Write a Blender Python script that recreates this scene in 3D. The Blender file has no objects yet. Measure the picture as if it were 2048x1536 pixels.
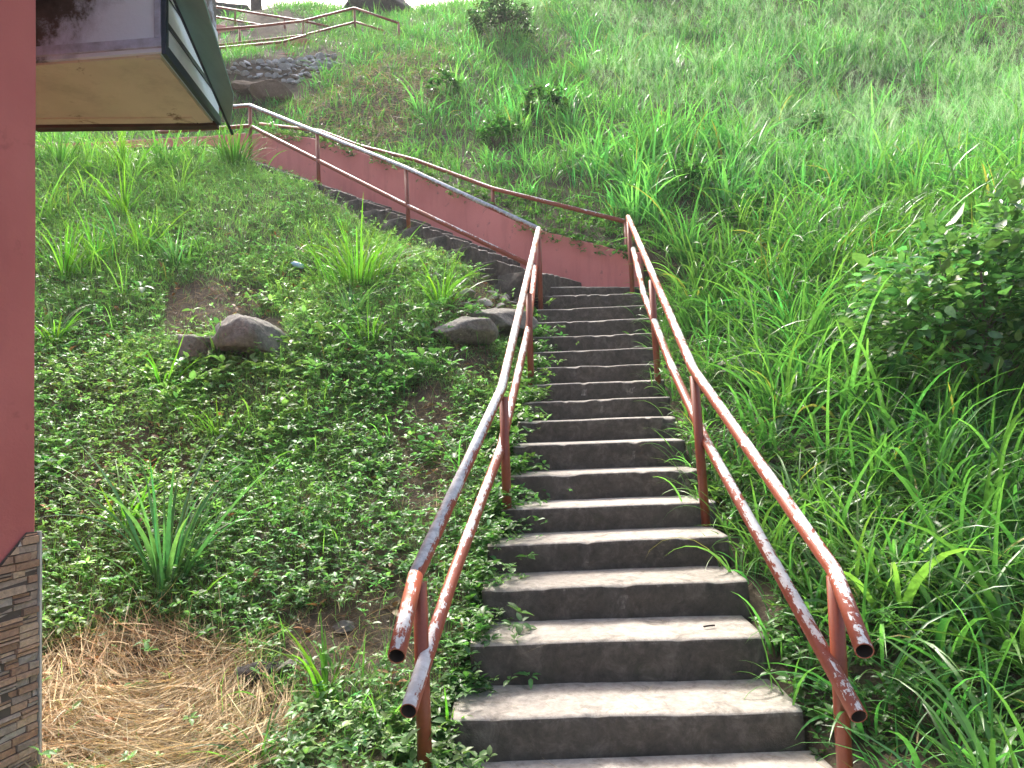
import bpy, bmesh, math, random
import numpy as np
from mathutils import Vector, Matrix

rng = np.random.default_rng(11)
random.seed(11)
scene = bpy.context.scene
COL = scene.collection
R = math.radians

# ------------------------------------------------------------------ camera
FPX = 1400.0
EYE = np.array([0.0, 0.0, 1.44])
PITCH, ROLL = math.atan(77 / 1400), R(2.0)
FWD = np.array([0, math.cos(PITCH), math.sin(PITCH)])
UP = np.array([0, -math.sin(PITCH), math.cos(PITCH)])
RT = np.array([1.0, 0, 0])
cam = bpy.data.cameras.new("camera")
cam.sensor_width = 36
cam.lens = FPX / 2048 * 36
cam.clip_start, cam.clip_end = 0.05, 500
camo = bpy.data.objects.new("camera", cam)
COL.objects.link(camo)
cr_, sr_ = math.cos(ROLL), math.sin(ROLL)
right = cr_ * RT - sr_ * UP
upv = sr_ * RT + cr_ * UP
m = Matrix([[right[k], upv[k], -FWD[k], EYE[k]] for k in range(3)] + [[0, 0, 0, 1]])
camo.matrix_world = m
scene.camera = camo

# ------------------------------------------------------------------ light
SUN_EL, SUN_AZ = 54.0, -24.0          # azimuth from +Y (uphill), negative = to the left
world = bpy.data.worlds.new("World")
scene.world = world
world.use_nodes = True
nt = world.node_tree
bg = nt.nodes["Background"]
sky = nt.nodes.new("ShaderNodeTexSky")
sky.sky_type = 'NISHITA'
sky.sun_disc = False
sky.sun_elevation = R(SUN_EL)
sky.sun_rotation = R(SUN_AZ)
sky.air_density = 1.0
sky.dust_density = 8.0
sky.ozone_density = 0.4
nt.links.new(sky.outputs[0], bg.inputs[0])
bg.inputs[1].default_value = 0.15
sl = bpy.data.lights.new("sun", 'SUN')
sl.energy = 2.1
sl.angle = R(11.0)
sl.color = (1.0, 0.97, 0.92)
so = bpy.data.objects.new("sun", sl)
COL.objects.link(so)
sd = Vector((math.sin(R(SUN_AZ)) * math.cos(R(SUN_EL)), math.cos(R(SUN_AZ)) * math.cos(R(SUN_EL)), math.sin(R(SUN_EL))))
so.rotation_euler = sd.to_track_quat('Z', 'Y').to_euler()
so.location = (-6, 8, 25)
scene.view_settings.view_transform = 'Standard'
scene.view_settings.look = 'None'
scene.view_settings.exposure = 1.5
scene.view_settings.gamma = 1.0
scene.render.engine = 'CYCLES'
scene.cycles.max_bounces = 7
scene.cycles.transparent_max_bounces = 6
scene.cycles.transmission_bounces = 5

HAZE = 0.0013
# ------------------------------------------------------------------ geometry helpers
def ray(px, py):
    dx, dy = px - 1024, py - 768
    a = cr_ * dx - sr_ * dy
    b = sr_ * dx + cr_ * dy
    return FWD * FPX + RT * a - UP * b
def at(px, py, Y):
    d = ray(px, py)
    return EYE + d * (Y / d[1])
def at_z(px, py, z):
    d = ray(px, py)
    return EYE + d * ((z - EYE[2]) / d[2])
def on_plane(px, py, P, n):
    d = ray(px, py)
    return EYE + d * (((P - EYE) @ n) / (d @ n))
def project(P):
    v = P - EYE
    z = np.maximum(v @ FWD, .05)
    a = FPX * (v @ RT) / z
    b = -FPX * (v @ UP) / z
    return 1024 + cr_ * a + sr_ * b, 768 - sr_ * a + cr_ * b

def tag(o, label=None, cat=None, group=None, kind=None):
    if label: o['label'] = label
    if cat: o['category'] = cat
    if group: o['group'] = group
    if kind: o['kind'] = kind
    return o
def empty(name, loc, label, cat, group=None):
    o = bpy.data.objects.new(name, None)
    o.location = loc
    o.empty_display_size = .1
    COL.objects.link(o)
    return tag(o, label, cat, group)
def link(name, me, mat, parent=None, smooth=False):
    o = bpy.data.objects.new(name, me)
    if mat and not me.materials: me.materials.append(mat)
    COL.objects.link(o)
    if smooth:
        me.polygons.foreach_set("use_smooth", np.ones(len(me.polygons), bool))
    if parent:
        o.parent = parent
        o.matrix_parent_inverse = Matrix.Translation(-Vector(parent.location))
    return o
def mesh_np(name, V, Fc, mat, parent=None, col=None, smooth=True):
    """V (n,3); Fc (m,k) one face size; col (n,3) per-vertex colour"""
    me = bpy.data.meshes.new(name)
    V = np.asarray(V, np.float32); Fc = np.asarray(Fc, np.int32)
    n, (mm, k) = len(V), Fc.shape
    me.vertices.add(n); me.vertices.foreach_set("co", V.ravel())
    me.loops.add(mm * k); me.loops.foreach_set("vertex_index", Fc.ravel())
    me.polygons.add(mm); me.polygons.foreach_set("loop_start", np.arange(0, mm * k, k, dtype=np.int32))
    if col is not None:
        at_ = me.attributes.new("Col", 'FLOAT_COLOR', 'POINT')
        c4 = np.ones((n, 4), np.float32); c4[:, :3] = col
        at_.data.foreach_set("color", c4.ravel())
    me.update(calc_edges=True)
    me.validate()
    return link(name, me, mat, parent, smooth)
def mesh_py(name, V, Fc, mat, parent=None, smooth=False):
    me = bpy.data.meshes.new(name)
    me.from_pydata([tuple(map(float, v)) for v in V], [], Fc)
    bm = bmesh.new(); bm.from_mesh(me)
    bmesh.ops.recalc_face_normals(bm, faces=bm.faces)
    bm.to_mesh(me); bm.free()
    return link(name, me, mat, parent, smooth)
def prism(name, quad, ext, mat, parent=None, bevel=0.0):
    """slab: polygon 'quad' extruded by vector 'ext'"""
    q = [np.asarray(v, float) for v in quad]
    n = len(q); e = np.asarray(ext, float)
    V = q + [v + e for v in q]
    Fc = [list(range(n)), list(range(2 * n - 1, n - 1, -1))] + [[k, (k + 1) % n, n + (k + 1) % n, n + k] for k in range(n)]
    o = mesh_py(name, V, Fc, mat, parent)
    if bevel:
        bm = bmesh.new(); bm.from_mesh(o.data)
        bmesh.ops.bevel(bm, geom=bm.edges[:], offset=bevel, segments=2, affect='EDGES')
        bm.to_mesh(o.data); bm.free()
    return o
def tube_geo(pts, r, n=14, hole0=False, hole1=False):
    """pipe through pts; open hollow ends on request"""
    pts = [Vector(map(float, p)) for p in pts]
    dirs = [(pts[i + 1] - pts[i]).normalized() for i in range(len(pts) - 1)]
    # add small bend roundings
    P, T = [pts[0]], [dirs[0]]
    for i in range(1, len(pts) - 1):
        ang = dirs[i - 1].angle(dirs[i])
        if ang < .02:
            P.append(pts[i]); T.append((dirs[i - 1] + dirs[i]).normalized()); continue
        b = min(.018, .3 * (pts[i] - pts[i - 1]).length)
        for f in (0, .5, 1):
            if f == .5:
                P.append(pts[i] * .5 + (pts[i] - dirs[i - 1] * b + pts[i] + dirs[i] * b) * .25); T.append((dirs[i - 1] + dirs[i]).normalized())
            elif f == 0:
                P.append(pts[i] - dirs[i - 1] * b); T.append(dirs[i - 1])
            else:
                P.append(pts[i] + dirs[i] * b); T.append(dirs[i])
    P.append(pts[-1]); T.append(dirs[-1])
    V, Fc = [], []
    u = T[0].orthogonal().normalized()
    rings = []
    def ring(c, t, rad):
        nonlocal u
        u = (u - t * u.dot(t)).normalized(); w = t.cross(u)
        b = len(V)
        for k in range(n):
            a = 2 * math.pi * k / n
            V.append(c + (u * math.cos(a) + w * math.sin(a)) * rad)
        rings.append(b)
    if hole0:
        ring(P[0] + T[0] * .3, T[0], r * .86); ring(P[0], T[0], r * .86)
    for c, t in zip(P, T): ring(c, t, r)
    if hole1:
        ring(P[-1], T[-1], r * .86); ring(P[-1] - T[-1] * .3, T[-1], r * .86)
    for a, b in zip(rings[:-1], rings[1:]):
        for k in range(n):
            Fc.append([a + k, a + (k + 1) % n, b + (k + 1) % n, b + k])
    Fc.append([rings[0] + k for k in range(n)][::-1]); Fc.append([rings[-1] + k for k in range(n)])
    return V, Fc
def tube(name, pts, r, mat, parent=None, n=14, hole0=False, hole1=False):
    V, Fc = tube_geo(pts, r, n, hole0, hole1)
    me = bpy.data.meshes.new(name)
    me.from_pydata([tuple(v) for v in V], [], Fc)
    o = link(name, me, mat, parent, True)
    if hole0 or hole1:
        me.materials.append(M_HOLE)
        mi = np.zeros(len(me.polygons), np.int32)
        if hole0: mi[:n] = 1; mi[-2] = 1
        if hole1: mi[-2 - n:] = 1
        me.polygons.foreach_set("material_index", mi)
    return o

def vnoise(x, y, seed=0):
    """smooth value noise in [0,1]"""
    xi, yi = np.floor(x).astype(np.int64), np.floor(y).astype(np.int64)
    fx, fy = x - xi, y - yi
    fx, fy = fx * fx * (3 - 2 * fx), fy * fy * (3 - 2 * fy)
    def h(a, b):
        v = (a * 374761393 + b * 668265263 + seed * 1442695041) & 0x7fffffff
        v = ((v ^ (v >> 13)) * 1274126177) & 0x7fffffff
        return ((v ^ (v >> 16)) & 0xffff) / 65535.0
    return (h(xi, yi) * (1 - fx) + h(xi + 1, yi) * fx) * (1 - fy) + (h(xi, yi + 1) * (1 - fx) + h(xi + 1, yi + 1) * fx) * fy
def fbm(x, y, seed=0, o=3):
    s, a, t = 0, .5, 0
    for k in range(o):
        s = s + a * vnoise(x * 2 ** k, y * 2 ** k, seed + k); t += a; a *= .5
    return s / t

# ------------------------------------------------------------------ materials
def new_mat(name):
    mt = bpy.data.materials.new(name); mt.use_nodes = True
    t = mt.node_tree
    return mt, t, t.nodes["Principled BSDF"], t.nodes["Material Output"]
def N(t, typ, **kw):
    n = t.nodes.new(typ)
    for k, v in kw.items():
        if k in n.inputs: n.inputs[k].default_value = v
        else: setattr(n, k, v)
    return n
def noise(t, scale, detail=6, rough=.6, vec=None, dist=0):
    n = N(t, "ShaderNodeTexNoise"); n.inputs["Scale"].default_value = scale
    n.inputs["Detail"].default_value = detail; n.inputs["Roughness"].default_value = rough
    n.inputs["Distortion"].default_value = dist
    if vec is None:
        vec = N(t, "ShaderNodeNewGeometry").outputs["Position"]
    t.links.new(vec, n.inputs["Vector"])
    return n.outputs["Fac"]
def ramp(t, fac, stops):
    r = t.nodes.new("ShaderNodeValToRGB")
    els = r.color_ramp.elements
    while len(els) < len(stops): els.new(.5)
    for e, (p, c) in zip(els, stops):
        e.position = p; e.color = (*c, 1) if len(c) == 3 else c
    t.links.new(fac, r.inputs[0])
    return r.outputs[0]
def mix(t, fac, a, b, mode='MIX'):
    n = t.nodes.new("ShaderNodeMix"); n.data_type = 'RGBA'; n.blend_type = mode
    for s, v in ((n.inputs[0], fac), (n.inputs[6], a), (n.inputs[7], b)):
        if isinstance(v, (int, float)): s.default_value = v
        elif isinstance(v, tuple): s.default_value = (*v, 1)
        else: t.links.new(v, s)
    return n.outputs[2]
def mathn(t, op, a, b=None, c=None, clamp=False):
    n = t.nodes.new("ShaderNodeMath"); n.operation = op; n.use_clamp = clamp
    for k, v in enumerate((a, b, c)):
        if v is None: continue
        if isinstance(v, (int, float)): n.inputs[k].default_value = v
        else: t.links.new(v, n.inputs[k])
    return n.outputs[0]
def bump(t, h, strength, dist, target):
    b = t.nodes.new("ShaderNodeBump"); b.inputs["Strength"].default_value = strength; b.inputs["Distance"].default_value = dist
    t.links.new(h, b.inputs["Height"]); t.links.new(b.outputs[0], target.inputs["Normal"])
def normal_z(t):
    g = t.nodes.new("ShaderNodeNewGeometry"); s = t.nodes.new("ShaderNodeSeparateXYZ")
    t.links.new(g.outputs["True Normal"], s.inputs[0])
    return s.outputs[2]

def foliage_mat(name, rough=.42, spec=.5, trans=.45, tint=(1.5, 1.75, .95), vein=True):
    mt, t, p, out = new_mat(name)
    a = N(t, "ShaderNodeAttribute", attribute_name="Col").outputs["Color"]
    nz = noise(t, 35, 2)
    base = mix(t, 1.0, a, ramp(t, nz, [(.3, (.75, .75, .75)), (.75, (1.2, 1.2, 1.2))]), 'MULTIPLY')
    t.links.new(base, p.inputs["Base Color"])
    p.inputs["Roughness"].default_value = rough
    p.inputs["Specular IOR Level"].default_value = spec
    tr = t.nodes.new("ShaderNodeBsdfTranslucent")
    t.links.new(mix(t, 1.0, base, tint, 'MULTIPLY'), tr.inputs[0])
    ms = t.nodes.new("ShaderNodeMixShader"); ms.inputs[0].default_value = trans
    t.links.new(p.outputs[0], ms.inputs[1]); t.links.new(tr.outputs[0], ms.inputs[2])
    t.links.new(ms.outputs[0], out.inputs[0])
    return mt
M_GRASS = foliage_mat("grass_blade", .33, .65, .46)
M_LEAF = foliage_mat("ground_leaf", .4, .5, .38)
M_SHRUB = foliage_mat("shrub_leaf", .27, .65, .4)
M_STRAW = foliage_mat("dry_straw", .6, .3, .25, (1.2, 1.1, .9))
M_FEATHER = foliage_mat("seed_head", .7, .1, .5, (1.3, 1.25, 1.0))

def soil():
    mt, t, p, out = new_mat("soil")
    a = noise(t, 3.5, 8, .7); b = noise(t, 40, 6, .7)
    c = mix(t, b, ramp(t, a, [(.35, (.045, .035, .024)), (.6, (.10, .076, .05))]), ramp(t, a, [(.4, (.07, .055, .036)), (.7, (.18, .135, .085))]))
    t.links.new(c, p.inputs["Base Color"]); p.inputs["Roughness"].default_value = .95
    bump(t, b, .8, .03, p)
    return mt
M_SOIL = soil()
def concrete():
    mt, t, p, out = new_mat("weathered_concrete")
    a = noise(t, 2.6, 8, .65); b = noise(t, 26, 8, .7); c = noise(t, 150, 3, .6); d = noise(t, 9, 9, .75, dist=.6)
    top = mix(t, .55, ramp(t, a, [(.3, (.26, .236, .205)), (.7, (.47, .435, .385))]), ramp(t, b, [(.3, (.19, .17, .147)), (.7, (.56, .52, .465))]))
    top = mix(t, ramp(t, d, [(.52, (0, 0, 0)), (.68, (.7, .7, .7))]), top, (.105, .09, .072))
    oi = N(t, 'ShaderNodeObjectInfo').outputs['Random']
    top = mix(t, 1.0, top, ramp(t, oi, [(0, (.78, .77, .75)), (1, (1.1, 1.1, 1.1))]), 'MULTIPLY')
    cr = N(t, 'ShaderNodeTexVoronoi', feature='DISTANCE_TO_EDGE'); cr.inputs['Scale'].default_value = 1.7
    wv = N(t, 'ShaderNodeVectorMath', operation='ADD'); t.links.new(N(t, 'ShaderNodeNewGeometry').outputs['Position'], wv.inputs[0])
    cw = N(t, 'ShaderNodeCombineXYZ'); t.links.new(mathn(t, 'MULTIPLY', d, .5), cw.inputs[0]); t.links.new(mathn(t, 'MULTIPLY', a, .5), cw.inputs[1]); t.links.new(mathn(t, 'MULTIPLY', d, .4), cw.inputs[2]); t.links.new(cw.outputs[0], wv.inputs[1])
    t.links.new(wv.outputs[0], cr.inputs['Vector'])
    crack = mathn(t, 'MULTIPLY', ramp(t, cr.outputs['Distance'], [(0, (1, 1, 1)), (.006, (0, 0, 0))]), ramp(t, a, [(.5, (0, 0, 0)), (.6, (1, 1, 1))]))
    face = mix(t, .5, ramp(t, d, [(.32, (.026, .023, .019)), (.50, (.070, .060, .049)), (.72, (.215, .19, .16))]), ramp(t, b, [(.3, (.030, .026, .021)), (.75, (.115, .10, .082))]))  # riser colour, darkened to paint in their shade; the mottling is stain
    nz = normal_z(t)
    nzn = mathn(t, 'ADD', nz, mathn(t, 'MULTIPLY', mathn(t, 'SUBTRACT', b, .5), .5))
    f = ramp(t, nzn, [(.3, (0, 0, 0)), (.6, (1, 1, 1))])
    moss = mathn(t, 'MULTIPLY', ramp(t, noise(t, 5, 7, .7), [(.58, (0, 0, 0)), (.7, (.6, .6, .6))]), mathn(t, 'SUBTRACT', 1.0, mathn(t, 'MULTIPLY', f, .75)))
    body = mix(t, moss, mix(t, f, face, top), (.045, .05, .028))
    t.links.new(mix(t, mathn(t, 'MULTIPLY', crack, .85), body, (.02, .018, .015)), p.inputs["Base Color"])
    p.inputs["Roughness"].default_value = .88
    hh = mathn(t, 'ADD', mathn(t, 'MULTIPLY', b, .8), mathn(t, 'MULTIPLY', c, .25))
    bump(t, hh, .55, .012, p)
    return mt
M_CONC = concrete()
def plaster(name, c0, c1, stain=(.09, .06, .055), amount=.5):
    mt, t, p, out = new_mat(name)
    a = noise(t, 1.3, 6, .6); b = noise(t, 6, 8, .7, dist=.4); c = noise(t, 70, 4, .6)
    mp = N(t, "ShaderNodeMapping"); mp.inputs["Scale"].default_value = (3, 3, .5)
    t.links.new(N(t, "ShaderNodeNewGeometry").outputs["Position"], mp.inputs[0])
    st = noise(t, 1.6, 6, .7, vec=mp.outputs[0])
    col = ramp(t, a, [(.3, c0), (.7, c1)])
    col = mix(t, mathn(t, 'MULTIPLY', ramp(t, st, [(.5, (0, 0, 0)), (.75, (1, 1, 1))]), amount * .6), col, tuple(.62 * v for v in c0))
    col = mix(t, mathn(t, 'MULTIPLY', ramp(t, b, [(.62, (0, 0, 0)), (.7, (1, 1, 1))]), amount), col, stain)
    t.links.new(col, p.inputs["Base Color"]); p.inputs["Roughness"].default_value = .8
    bump(t, c, .25, .008, p)
    return mt
M_PINKWALL = plaster("pink_plaster", (.46, .150, .135), (.55, .20, .18), stain=(.16, .10, .085), amount=.8)
M_PINK = plaster("salmon_paint", (.45, .120, .105), (.55, .165, .145), stain=(.30, .085, .07), amount=.5)
def plain(name, c, rough=.5, metal=0, nscale=8, var=.25):
    mt, t, p, out = new_mat(name)
    a = noise(t, nscale, 6, .65)
    t.links.new(ramp(t, a, [(.3, tuple(v * (1 - var) for v in c)), (.7, tuple(min(1, v * (1 + var)) for v in c))]), p.inputs["Base Color"])
    p.inputs["Roughness"].default_value = rough; p.inputs["Metallic"].default_value = metal
    return mt
def rail_paint(name, wear_lo, wear_hi, bare, bare2, base=(.25, .062, .034), metal=0.0, all_round=.0):
    """red-brown paint; worn patches mostly on the upper side of the pipe"""
    mt, t, p, out = new_mat(name)
    nz = normal_z(t)
    mp = N(t, "ShaderNodeMapping"); mp.inputs["Scale"].default_value = (1, .45, .45)
    t.links.new(N(t, "ShaderNodeNewGeometry").outputs["Position"], mp.inputs[0])
    a = noise(t, 46, 7, .72, vec=mp.outputs[0], dist=.3); b = noise(t, 3.2, 3, .6); g = noise(t, 60, 4, .6)
    w = mathn(t, 'ADD', mathn(t, 'MULTIPLY', a, 1.0), mathn(t, 'MULTIPLY', mathn(t, 'SUBTRACT', b, .5), .9))
    w = mathn(t, 'ADD', w, mathn(t, 'MULTIPLY', mathn(t, 'SUBTRACT', nz, .55), .45 - all_round))
    f = ramp(t, w, [(wear_lo, (0, 0, 0)), (wear_hi, (1, 1, 1))])
    paint = ramp(t, g, [(.3, base), (.7, tuple(1.2 * v for v in base))])
    wc = ramp(t, noise(t, 22, 4, .7), [(.42, bare), (.6, bare2)])
    t.links.new(mix(t, f, paint, wc), p.inputs["Base Color"])
    t.links.new(ramp(t, f, [(0, (.38,) * 3), (1, (.42,) * 3)]), p.inputs["Roughness"])
    if metal:
        t.links.new(mathn(t, 'MULTIPLY', f, metal), p.inputs["Metallic"])
    bump(t, mathn(t, 'SUBTRACT', 1.0, f), .4, .003, p)
    return mt
M_RAIL_CHIP = rail_paint("chipped_red_paint", .56, .60, (.62, .60, .58), (.75, .74, .73))
M_RAIL_BARE = rail_paint("worn_to_steel_paint", .44, .52, (.42, .42, .43), (.64, .64, .64), metal=.35)
M_RAIL_STEEL = rail_paint('bare_steel_rail', .05, .16, (.34, .36, .39), (.58, .59, .61), metal=.55)
M_RAIL_LOW = rail_paint("flaking_red_paint", .58, .64, (.55, .53, .52), (.7, .69, .7))
M_POST = rail_paint("red_brown_paint", .84, .88, (.45, .42, .40), (.6, .58, .56), base=(.185, .042, .020))
M_HOLE = plain('bore_painted_shade', (.022, .014, .010), .9)  # pipe bore near-black: the shade inside is put into the colour
def rock(name, c0, c1, c2):
    mt, t, p, out = new_mat(name)
    a = noise(t, 4, 9, .7, dist=.5); b = noise(t, 30, 8, .7)
    c = mix(t, .45, ramp(t, a, [(.3, c0), (.52, c1), (.75, c2)]), ramp(t, b, [(.35, c0), (.7, c2)]))
    t.links.new(c, p.inputs["Base Color"]); p.inputs["Roughness"].default_value = .9
    bump(t, mathn(t, 'ADD', a, mathn(t, 'MULTIPLY', b, .4)), .8, .04, p)
    return mt
M_ROCK = rock("grey_rock", (.075, .072, .066), (.19, .18, .16), (.36, .34, .295))
M_ROCK_DARK = rock("dark_rock", (.022, .021, .020), (.055, .052, .050), (.12, .112, .105))
M_ROCK_BLUE = rock("riprap_stone", (.28, .295, .315), (.43, .445, .465), (.58, .59, .60))
M_ROCK_PALE = rock("pale_stone", (.22, .2, .19), (.36, .33, .31), (.48, .45, .42))
M_EARTH = rock("brown_earth", (.06, .04, .028), (.13, .09, .06), (.23, .165, .11))
M_BARK = rock("bark", (.03, .024, .02), (.07, .056, .046), (.13, .105, .09))
M_TWIG = plain("twig", (.11, .085, .06), .8)

# ------------------------------------------------------------------ layout of the two flights
STEP_PX = [(901, 1436, 1607, 1423), (940.5, 1288, 1532, 1274), (964, 1179, 1495, 1160), (975, 1091, 1456, 1071), (1000, 1018, 1432, 1003),
           (1015, 953, 1397, 938), (1026, 891, 1370, 879), (1036, 843, 1352, 832.5), (1045, 804.6, 1340, 792), (1056, 770, 1329, 756.5),
           (1062, 735, 1318, 727), (1064, 705, 1310, 694), (1067, 674.5, 1305, 666), (1070, 645, 1303, 636), (1074, 619, 1294, 610), (1078, 590.6, 1287, 587)]
SY = [3.0 + .357 * i for i in range(16)]
SL = [at(a, b, y) for (a, b, c, d), y in zip(STEP_PX, SY)]
SR = [at(c, d, y) for (a, b, c, d), y in zip(STEP_PX, SY)]
SLx = np.array([p[0] for p in SL]); SRx = np.array([p[0] for p in SR])
SZ = np.array([(a[2] + b[2]) / 2 for a, b in zip(SL, SR)])
SYa = np.array(SY)
def xl(Y): return np.interp(Y, np.r_[1.5, SYa, 8.9], np.r_[SLx[0] - .04, SLx, .45])
def xr(Y): return np.interp(Y, np.r_[1.5, SYa, 8.9], np.r_[SRx[0] + .08, SRx, 1.66])

TH = R(57)
A2 = np.array([-math.sin(TH), math.cos(TH), 0.0])     # up the second flight
N2 = np.array([math.cos(TH), math.sin(TH), 0.0])      # into the hill
C2 = np.array([1.566, 8.712, 3.0])
FS = np.array([-2, 0, .72, 1.28, 1.66, 2.06, 2.46, 2.81, 3.22, 4, 5.65, 7.0, 12])
FZ = np.array([3.0, 3.0, 3.25, 3.45, 3.69, 3.9, 4.1, 4.28, 4.49, 4.9, 5.66, 6.3, 6.5])
def zf(s): return np.interp(s, FS, FZ)
W2 = 1.1
S_END = 7.05
def wall_top(s): return np.interp(s, [-1, 0, 1.3, 3.65, 5.6, 7.05], [3.45, 3.52, 4.04, 5.47, 6.40, 6.93])

# ------------------------------------------------------------------ terrain: thin-plate surface through measured ground points
CP = []
for X in (-10, -6, -3.2, -1.2, .4, 1.6, 3.2, 6, 11):
    for Y in (-3, 0, 2): CP.append((X, Y, 0.0))
for px, py, Y in [(700, 120, 15.5), (480, 150, 14.6), (500, 110, 16.2), (700, 70, 18), (560, 92, 17.3), (450, 40, 20), (640, 16, 22.5), (750, 36, 21.5), (850, 20, 21.5),
                  (900, 80, 17.5), (900, 200, 14), (760, 270, 12.9), (620, 240, 13.4), (1100, 340, 11.5), (1000, 210, 14), (1200, 110, 17.5), (1300, 10, 21), (1350, 430, 9.8),
                  (1500, 320, 12), (1500, 110, 17.5), (1800, 330, 11.5), (2000, 120, 16.5), (1750, 10, 21), (1400, 640, 7.6), (1600, 640, 7), (1500, 820, 5.6), (1800, 720, 6), (2000, 830, 5),
                  (1700, 1020, 4.4), (1900, 1020, 4.2), (1750, 1270, 3.4), (2000, 1270, 3.3), (1900, 1460, 2.9),
                  (300, 1400, 3.4), (150, 1500, 2.9), (600, 1410, 3.3), (700, 1260, 3.7), (300, 1260, 3.9), (150, 1160, 4.2), (500, 1110, 4.4), (800, 1060, 4.5),
                  (300, 1010, 4.9), (850, 910, 5.3), (600, 910, 5.4), (300, 860, 5.6), (500, 700, 6.7), (850, 700, 6.6), (250, 610, 7.4), (600, 570, 7.9), (900, 570, 7.8),
                  (150, 460, 8.8), (400, 430, 9.2), (650, 450, 9.2), (300, 340, 10.5), (470, 340, 10.7), (100, 300, 11.2)]:
    CP.append(tuple(at(px, py, Y)))
for i in range(0, 16, 2):
    CP.append((SL[i][0] - .15, SY[i] + .17, SZ[i] - .06)); CP.append((SR[i][0] + .15, SY[i] + .17, SZ[i] - .06))
for s in (1.6, 3, 4.5, 6, 7):
    q = C2 + A2 * s - N2 * (W2 + .12); CP.append((q[0], q[1], zf(s) - (.34 if s < 4 else .16)))
    q = C2 + A2 * s + N2 * .1; CP.append((q[0], q[1], zf(s) + .05))
for X in (-5.5, -7.5, -10):
    CP += [(X, 11.4, 6.0), (X, 12.8, 6.5), (X, 14.5, 8.4)]
for X, Y, Z in [(-9, 9, 3.8), (-9, 6, 1.8), (-6, 4, .4), (8, 6, 2.2), (8, 9, 4.4), (14, 12, 7), (14, 16, 10.5), (14, 21, 14.8), (6, 24, 17), (0, 24, 16.2), (-5, 25, 15.6), (-9, 24, 15.4), (-10, 20, 12.5), (-10, 17, 10.3), (12, 25, 18), (-14, 25, 15.5), (-4, 28, 16.2), (8, 28, 19), (16, 28, 19.5), (-14, 28, 15.9)]:
    CP.append((X, Y, Z))
CP = np.array(CP)
def _tps_fit(P, lam=.06):
    n = len(P); d2 = ((P[:, None, :2] - P[None, :, :2]) ** 2).sum(-1)
    K = .5 * d2 * np.log(d2 + 1e-12) + lam * np.eye(n)
    Q = np.c_[np.ones(n), P[:, :2]]
    Amat = np.block([[K, Q], [Q.T, np.zeros((3, 3))]])
    return np.linalg.solve(Amat, np.r_[P[:, 2], 0, 0, 0])
_w = _tps_fit(CP)
def _tps(x, y):
    x, y = np.asarray(x, float).ravel(), np.asarray(y, float).ravel()
    o = np.empty(len(x))
    for k in range(0, len(x), 20000):
        a, b = x[k:k + 20000], y[k:k + 20000]
        d2 = (a[:, None] - CP[None, :, 0]) ** 2 + (b[:, None] - CP[None, :, 1]) ** 2
        o[k:k + 20000] = (.5 * d2 * np.log(d2 + 1e-12)) @ _w[:-3] + _w[-3] + _w[-2] * a + _w[-1] * b
    return o
GX0, GX1, GY0, GY1, GS = -14., 16., -3., 28., .08
gx = np.arange(GX0, GX1 + GS / 2, GS); gy = np.arange(GY0, GY1 + GS / 2, GS)
GG = _tps(*np.meshgrid(gx, gy)).reshape(len(gy), len(gx))
def sm(a, b, x):
    t = np.clip((x - a) / (b - a), 0, 1); return t * t * (3 - 2 * t)
def sd2(x, y):
    return (x - C2[0]) * A2[0] + (y - C2[1]) * A2[1], (x - C2[0]) * N2[0] + (y - C2[1]) * N2[1]
BANK_Y = 12.62                     # line of the far-left retaining wall
BEND = C2 + A2 * S_END
def terrain(x, y):
    x, y = np.asarray(x, float), np.asarray(y, float)
    xc, yc = np.clip(x, GX0, GX1 - .001), np.clip(y, GY0, GY1 - .001)
    fx, fy = (xc - GX0) / GS, (yc - GY0) / GS
    i, j = fx.astype(int), fy.astype(int)
    i, j = np.minimum(i, len(gx) - 2), np.minimum(j, len(gy) - 2)
    fx, fy = fx - i, fy - j
    z = (GG[j, i] * (1 - fx) + GG[j, i + 1] * fx) * (1 - fy) + (GG[j + 1, i] * (1 - fx) + GG[j + 1, i + 1] * fx) * fy
    z = z + (fbm(x * 1.3, y * 1.3, 5) - .5) * .16 * sm(2.5, 4, y) + (fbm(x * 5, y * 5, 9) - .5) * .05
    z = z + (fbm(x * .42 + 2, y * .55, 15) - .5) * 1.0 * sm(9.6, 12.5, y) * sm(-.1, .12, x / np.maximum(y, 1))
    s, d = sd2(x, y)
    # earth held back by the wall of the second flight
    lift = np.maximum(0, wall_top(s) - .03 - zf(s)) * np.exp(-np.maximum(d, 0) / 1.6) * sm(.04, .10, d) * sm(-1.3, .0, s) * (1 - sm(S_END - .2, S_END + .1, s))
    bank = .45 * np.exp(-np.maximum(y - BANK_Y, 0) / 1.2) * sm(.02, .1, y - BANK_Y) * (1 - sm(BEND[0] - .1, BEND[0] + .5, x))
    z = z + np.maximum(lift, bank)
    z = np.where((x > -.34) & (x < 1.22) & (y > 1.25) & (y < 3.1), np.minimum(z, -.06), z)
    # cut under the flights
    ins1 = (x > xl(y) + .03) & (x < xr(y) - .03) & (y > 2.95) & (y < 8.9)
    k = np.clip(np.searchsorted(SYa, y) - 1, 0, 15)
    z = np.where(ins1, np.minimum(z, SZ[k] - .3), z)
    ins2 = (d > -W2 - .02) & (d < .03) & (s > -.3) & (s < S_END)
    z = np.where(ins2, np.minimum(z, zf(np.maximum(s - .45, 0)) - .25), z)
    return z
def ground_at(px, py):
    d = ray(px, py)
    ts = np.arange(1.6, 27, .02) / d[1]
    P = EYE + ts[:, None] * d
    below = P[:, 2] < terrain(P[:, 0], P[:, 1])
    k = np.argmax(below) if below.any() else len(ts) - 1
    q = P[k].copy(); q[2] = terrain(q[0:1], q[1:2])[0]
    return q
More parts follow.
